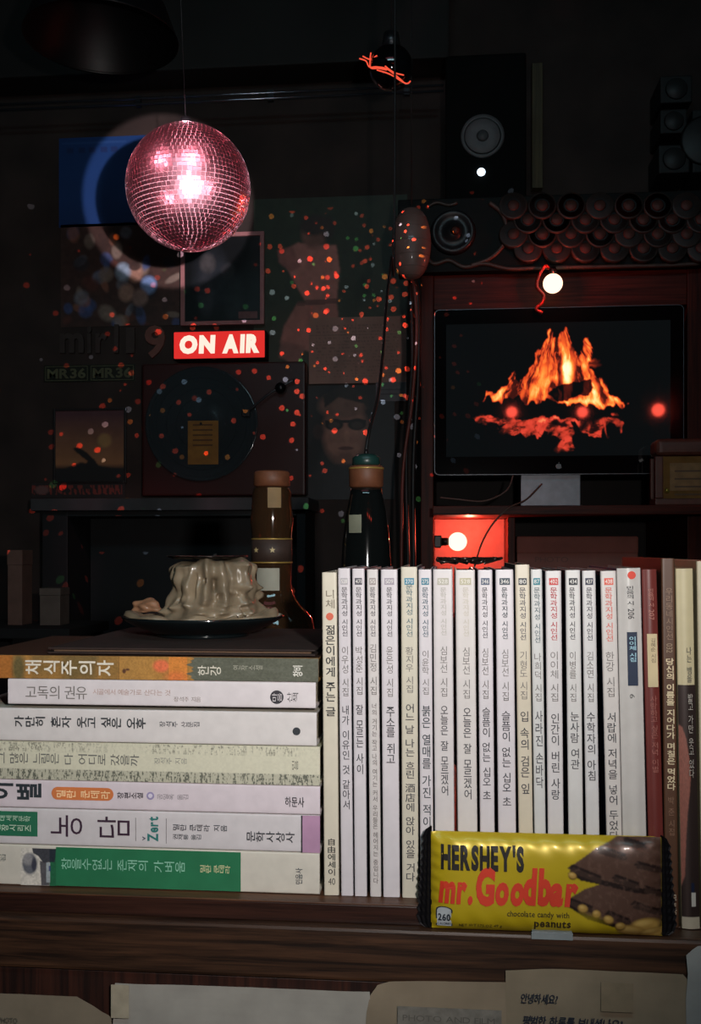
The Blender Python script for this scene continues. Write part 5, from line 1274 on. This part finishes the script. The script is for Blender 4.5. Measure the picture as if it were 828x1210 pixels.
log = [S_(*p) for p in [(378, 264), (394, 244), (430, 233), (470, 226), (500, 222), (506, 250), (500, 272), (470, 274), (448, 278), (430, 288), (396, 284)]]
lm = A.blur(A.inside(log, A.X+nx_*.5, A.Y+ny_*.4), 3); I *= 1-.88*lm
wisp = core(497, 164, 26, 8, .25, .1)+core(496, 180, 30, 6, .22)
I = I+wisp*(st > .42)
emb = [S_(*p) for p in [(150, 336), (175, 330), (238, 336), (262, 340), (330, 336), (352, 332), (410, 340), (450, 342), (505, 344), (540, 336), (560, 340), (600, 350), (598, 380), (586, 388), (568, 360), (540, 362), (530, 396), (505, 402), (470, 370), (456, 352), (440, 352), (452, 384), (452, 432), (430, 440), (408, 428), (420, 404), (380, 396), (374, 376), (360, 378), (350, 400), (330, 388), (308, 398), (290, 380), (262, 392), (236, 390), (226, 376), (250, 356), (200, 362), (168, 358)]]
em_ = A.blur(A.inside(emb, A.X+nx_*.8, A.Y+ny_*.6), 4)
cr_ = np.clip((fbm(A.X*.09+A.Y*.03, A.Y*.07, 91)-.30)*2.6, 0, 1)
vein = np.clip(np.abs(fbm(A.X*.07, A.Y*.10, 14)-.5)*16, 0, 1)
E = em_*(.03+.66*cr_*(.45+.55*vein)*np.clip((fbm(A.X*.05, A.Y*.12, 44)-.30)*5, 0.05, 1))+core(356, 346, 14, 10, .8)*em_+core(405, 344, 34, 5, .5)+core(460, 352, 10, 10, .5)*em_+core(495, 372, 8, 14, .35)*em_+core(545, 370, 4, 22, .35, -.3)+core(572, 330, 6, 5, .5)+core(180, 332, 26, 4, .3)
E += core(415, 432, 14, 10, .3)
def ramp(v, keys):
    v = np.clip(v, 0, keys[-1][0]); out = np.zeros(v.shape+(3,)); xs = [k[0] for k in keys]
    for c in range(3): out[..., c] = np.interp(v, xs, [k[1][c] for k in keys])
    return out
A.C = A.C+ramp(np.maximum(I-.03, 0), [(0, (0, 0, 0)), (.10, (.10, .008, .003)), (.24, (.62, .050, .012)), (.45, (1.0, .13, .020)), (.75, (1.1, .34, .05)), (1.15, (1.2, .75, .22)), (1.7, (1.3, 1.15, .70))])
A.C = A.C+ramp(np.maximum(E-.03, 0), [(0, (0, 0, 0)), (.12, (.06, .006, .003)), (.35, (.50, .035, .016)), (.7, (.85, .065, .035)), (1.3, (1.1, .35, .12))])
pa = P(gx0, gy1, YM); pb = P(gx1, gy0, YM)
SCRM = mat_vcol('lit_screen', .04, emit=1.0, coat=.5)
A.mesh('lit_display', (gx0, gy1), (pb.x-pa.x)/(gx1-gx0), (pb.z-pa.z)/(gy1-gy0), SCRM, mn, None, (pa.x-mx, -.0502, pa.z-mz))
# small grey fruit-shaped emblem with a bite on the chin
lg = P(660, 551, YM); pts = []
for k in range(28):
    a = 2*PI*k/28; r_ = 1+.10*math.cos(2*a)-.12*math.exp(-((a-PI/2)/.35)**2)-.08*math.exp(-((a-1.5*PI)/.3)**2)
    x, z = r_*math.cos(a), r_*math.sin(a)
    if (x-1.15)**2+(z-.15)**2 < .30: dd = math.hypot(x-1.15, z-.15); x, z = 1.15+(x-1.15)/dd*.55, .15+(z-.15)/dd*.55
    pts.append((x*.0052, z*.0056))
LG = mat('grey_emblem', (96, 100, 104), .3)
raw('emblem', [(lg.x-mx+x, -.0500, lg.z-mz+z) for x, z in pts], [tuple(range(28))], LG, mn)
raw('emblem_leaf', [(lg.x-mx+x*.0014, -.0500, lg.z-mz+.0066+z*.0022) for x, z in ((-.6, -.9), (.5, -.5), (1, .8), (-.2, .4))], [(0, 1, 2, 3)], LG, mn)
# aluminium foot
fa_ = P(616, 560, YM); fb_ = P(687, 598, YM)
ALU = mat('brushed_aluminium', (120, 122, 128), .45, .5)
hx = (fb_.x-fa_.x)/2; fx_ = (fa_.x+fb_.x)/2-mx
bm = bmesh.new(); bm_box(bm, (fx_-hx, -.032, .0045), (fx_+hx, -.026, z0_+.05), .001); obj('stand_neck', bm, ALU, mn)
bm = bmesh.new(); bm_box(bm, (fx_-hx*1.02, -.060, 0), (fx_+hx*1.02, .09, .0042), .0015); obj('stand_foot', bm, ALU, mn)

# red bulbs
def globe_bulb(label, px, py, Y, rpx, energy, cap='up', extra=None):
    c = P(px, py, Y); D = (c-Vector((0, YC, 0))).dot(Vector((-math.sin(YAW), math.cos(YAW), 0))); r = rpx/F*D
    t = thing('globe_bulb', c, label, 'light bulb', 'red globe bulbs')
    o = lathe('glass_globe', [(max(.00001, r*math.sin(PI*k/20)), -r*math.cos(PI*k/20)) for k in range(21)], glow('hot_bulb_glass', (1.0, .60, .42), 2.2), t, 32)
    if cap == 'up': lathe('bulb_cap', [(r*.35, r*.93), (r*.42, r*1.25), (r*.30, r*1.7), (.00001, r*1.7)], BLACK, t, 20)
    else: lathe('bulb_cap', [(.00001, -r*1.75), (r*.42, -r*1.75), (r*.42, -r*1.2), (r*.35, -r*.93)], BLACK, t, 20, rot=(0, math.radians(90), 0))
    l = light('red_bulb_light', 'POINT', c+(Vector((0, -r*1.3, 0)) if cap == 'up' else Vector((r*1.3, 0, r*.9))), energy, (1.0, .09, .05), None, r*.25); l.parent = None
    return t, c, r
b, c, r = globe_bulb('glowing red bulb hanging in front of the cabinet rail above the screen', 653, 335, YCF-.045, 11.5, .40)
cd = tube('curly_cord', [Vector(v) for v in [(-.006, .004, r*1.6), (-.014, .006, r*1.9), (-.026, .01, r*.8), (-.028, .01, -.004), (-.016, .01, -.020), (-.020, .01, -.034), (-.030, .012, -.044), (-.018, .012, -.052)]], .0030, mat('red_cord', (176, 42, 30), .4), b, 8, 8)
b, c, r = globe_bulb('glowing red bulb lighting the small cubby under the screen shelf', 540.5, 640, YCF+.035, 11.0, 1.5, 'side')
box('bulb_holder', (-.046, -.012, -.012), (-r*1.72, .012, .012), BLACK, b, .002)
# red glass lamps behind the camera: the screen mirrors them
for k, (px, py, rp) in enumerate(((604.5, 487, 6.2), (688, 487, 6.0), (777.5, 484.5, 7.0))):
    yb_ = -1.30; img = P(px, py, 2*(YM-.0005)-yb_); D = 2*YM-yb_-YC
    t = thing('string_bulb', (img.x, yb_, img.z), ['left', 'middle', 'right'][k]+' one of three red bulbs mirrored in the screen', 'light bulb', 'red bulbs behind the viewer, mirrored in the screen')
    r = rp/F*D
    lathe('glass_globe', [(max(.00001, r*math.sin(PI*q/16)), -r*math.cos(PI*q/16)) for q in range(17)], glow('mirrored_bulb', (1.0, .085, .05), 22.0), t, 24)
    lathe('bulb_cord', [(.002, r), (.002, ZC-img.z-.002)], CABLE, t, 6)

# brown card box in the lower cubby, its top edge showing above the books
ca = P(612, 633, YCF-.02); cb_ = P(757, 700, YCF-.02)
kx = thing('card_box', ((ca.x+cb_.x)/2, YCF+.01, zf+.0004), 'dull red-brown card box in the cubby under the screen, behind the paperbacks', 'box')
w = (cb_.x-ca.x)/2; h = ca.z-zf-.001
CB = mat('red_brown_card', (138, 84, 74), .7, var=.15, scale=20)
box('box_body', (-w, 0, 0), (w, .14, h-.012), CB, kx, .001); box('box_lid', (-w-.001, -.0012, h-.034), (w+.001, .1412, h), CB, kx, .004)
letters('faded_print', 'PHOTO', (-w*.7, h-.05, -w*.15, h-.04), ink((110, 70, 62)), kx, -.0016, 'h')
# amber box lantern on the shelf at the right
aa = P(771, 601, YCF-.09); ab = P(846, 519, YCF-.09)
am = thing('amber_lantern', ((aa.x+ab.x)/2, YCF-.09, zs1+.0006), 'amber glass box lantern with a brown frame at the right edge of the photo', 'lantern')
w = (ab.x-aa.x)/2; h = ab.z-zs1-.0006; AF = mat('brown_lantern_frame', (84, 44, 34), .45, var=.2)
dp = .018
for x in (-w, w-.014):
    for y in (-dp, dp+.006): box('frame_post', (x, y-.006, .012), (x+.014, y+.006, h-.032), AF, am, .002)
box('frame_base', (-w, -dp-.006, 0), (w, dp+.012, .0118), AF, am, .002)
bm = bmesh.new(); bm_box(bm, (-w, -dp-.007, h-.0315), (w, dp+.013, h), .012, 4); obj('frame_top', bm, AF, am)
AG = mat('amber_glass', (150, 112, 66), .12, var=.25, scale=30, trans=.45, coat=.4)
box('glass_pane', (-w+.0142, -dp-.002, .0122), (w-.0142, -dp, h-.0322), AG, am)
box('glass_pane', (-w+.0142, dp+.006, .0122), (w-.0142, dp+.008, h-.0322), AG, am)
box('label_reflection_patch', (-w+.026, -dp-.0030, .026), (w-.02, -dp-.0022, h-.044), mat('amber_label', (128, 96, 60), .7, var=.2, scale=60), am)
for k in range(5): box('label_line', (-w+.034, -dp-.0034, h-.060-.014*k), (w-.03, -dp-.0031, h-.057-.014*k), ink((84, 60, 40)), am)
lathe('brass_catch', [(.00001, -.004), (.004, -.003), (.005, 0), (.00001, 0)], mat('bright_brass', (210, 190, 90), .2, .8), am, 16, (-w+.021, -dp-.0022, .026), 'Y')
# cables behind and beside the cabinet
def cable(label, pts, r_=.003, m=CABLE):
    o_ = Vector(pts[0]); c = tube('cable', pts, r_, m, None, 8, 8, o=o_); c.location = o_; return tag(c, label, 'cable', 'dark cables beside the cabinet')
cable('leftmost of the black cables hanging down beside the cabinet', [P(484, 332, 1.30), P(487, 420, 1.30), P(480, 540, 1.30), P(482, 665, 1.28), P(482, 760, 1.26)], .0035)
cable('middle one of the black cables hanging down beside the cabinet', [P(477, 318, 1.29), P(492, 340, 1.29), P(494, 440, 1.29), P(488, 560, 1.29), P(490, 760, 1.26)], .0045)
cable('reddish curved cable at the upper left corner of the cabinet', [P(480, 322, 1.265), P(486, 330, 1.265), P(490, 345, 1.265), P(492, 400, 1.262), P(486, 480, 1.262), P(476, 560, 1.26), P(474, 700, 1.26)], .0030, mat('dull_red_cable', (96, 48, 40), .5))
cable('slack cable running from under the screen into the lit cubby', [P(640, 572, 1.25), P(622, 590, 1.22), P(600, 601, 1.195), P(580, 622, 1.195), P(566, 650, 1.195), P(556, 690, 1.195)], .0016, mat('grey_brown_cable', (80, 60, 52), .5))
cable('loop of dark cable between the screen foot and the cabinet post', [P(606, 562, 1.26), P(598, 580, 1.25), P(572, 592, 1.245), P(540, 590, 1.245), P(520, 588, 1.25)], .0016, mat('grey_brown_cable', (80, 60, 52), .5))
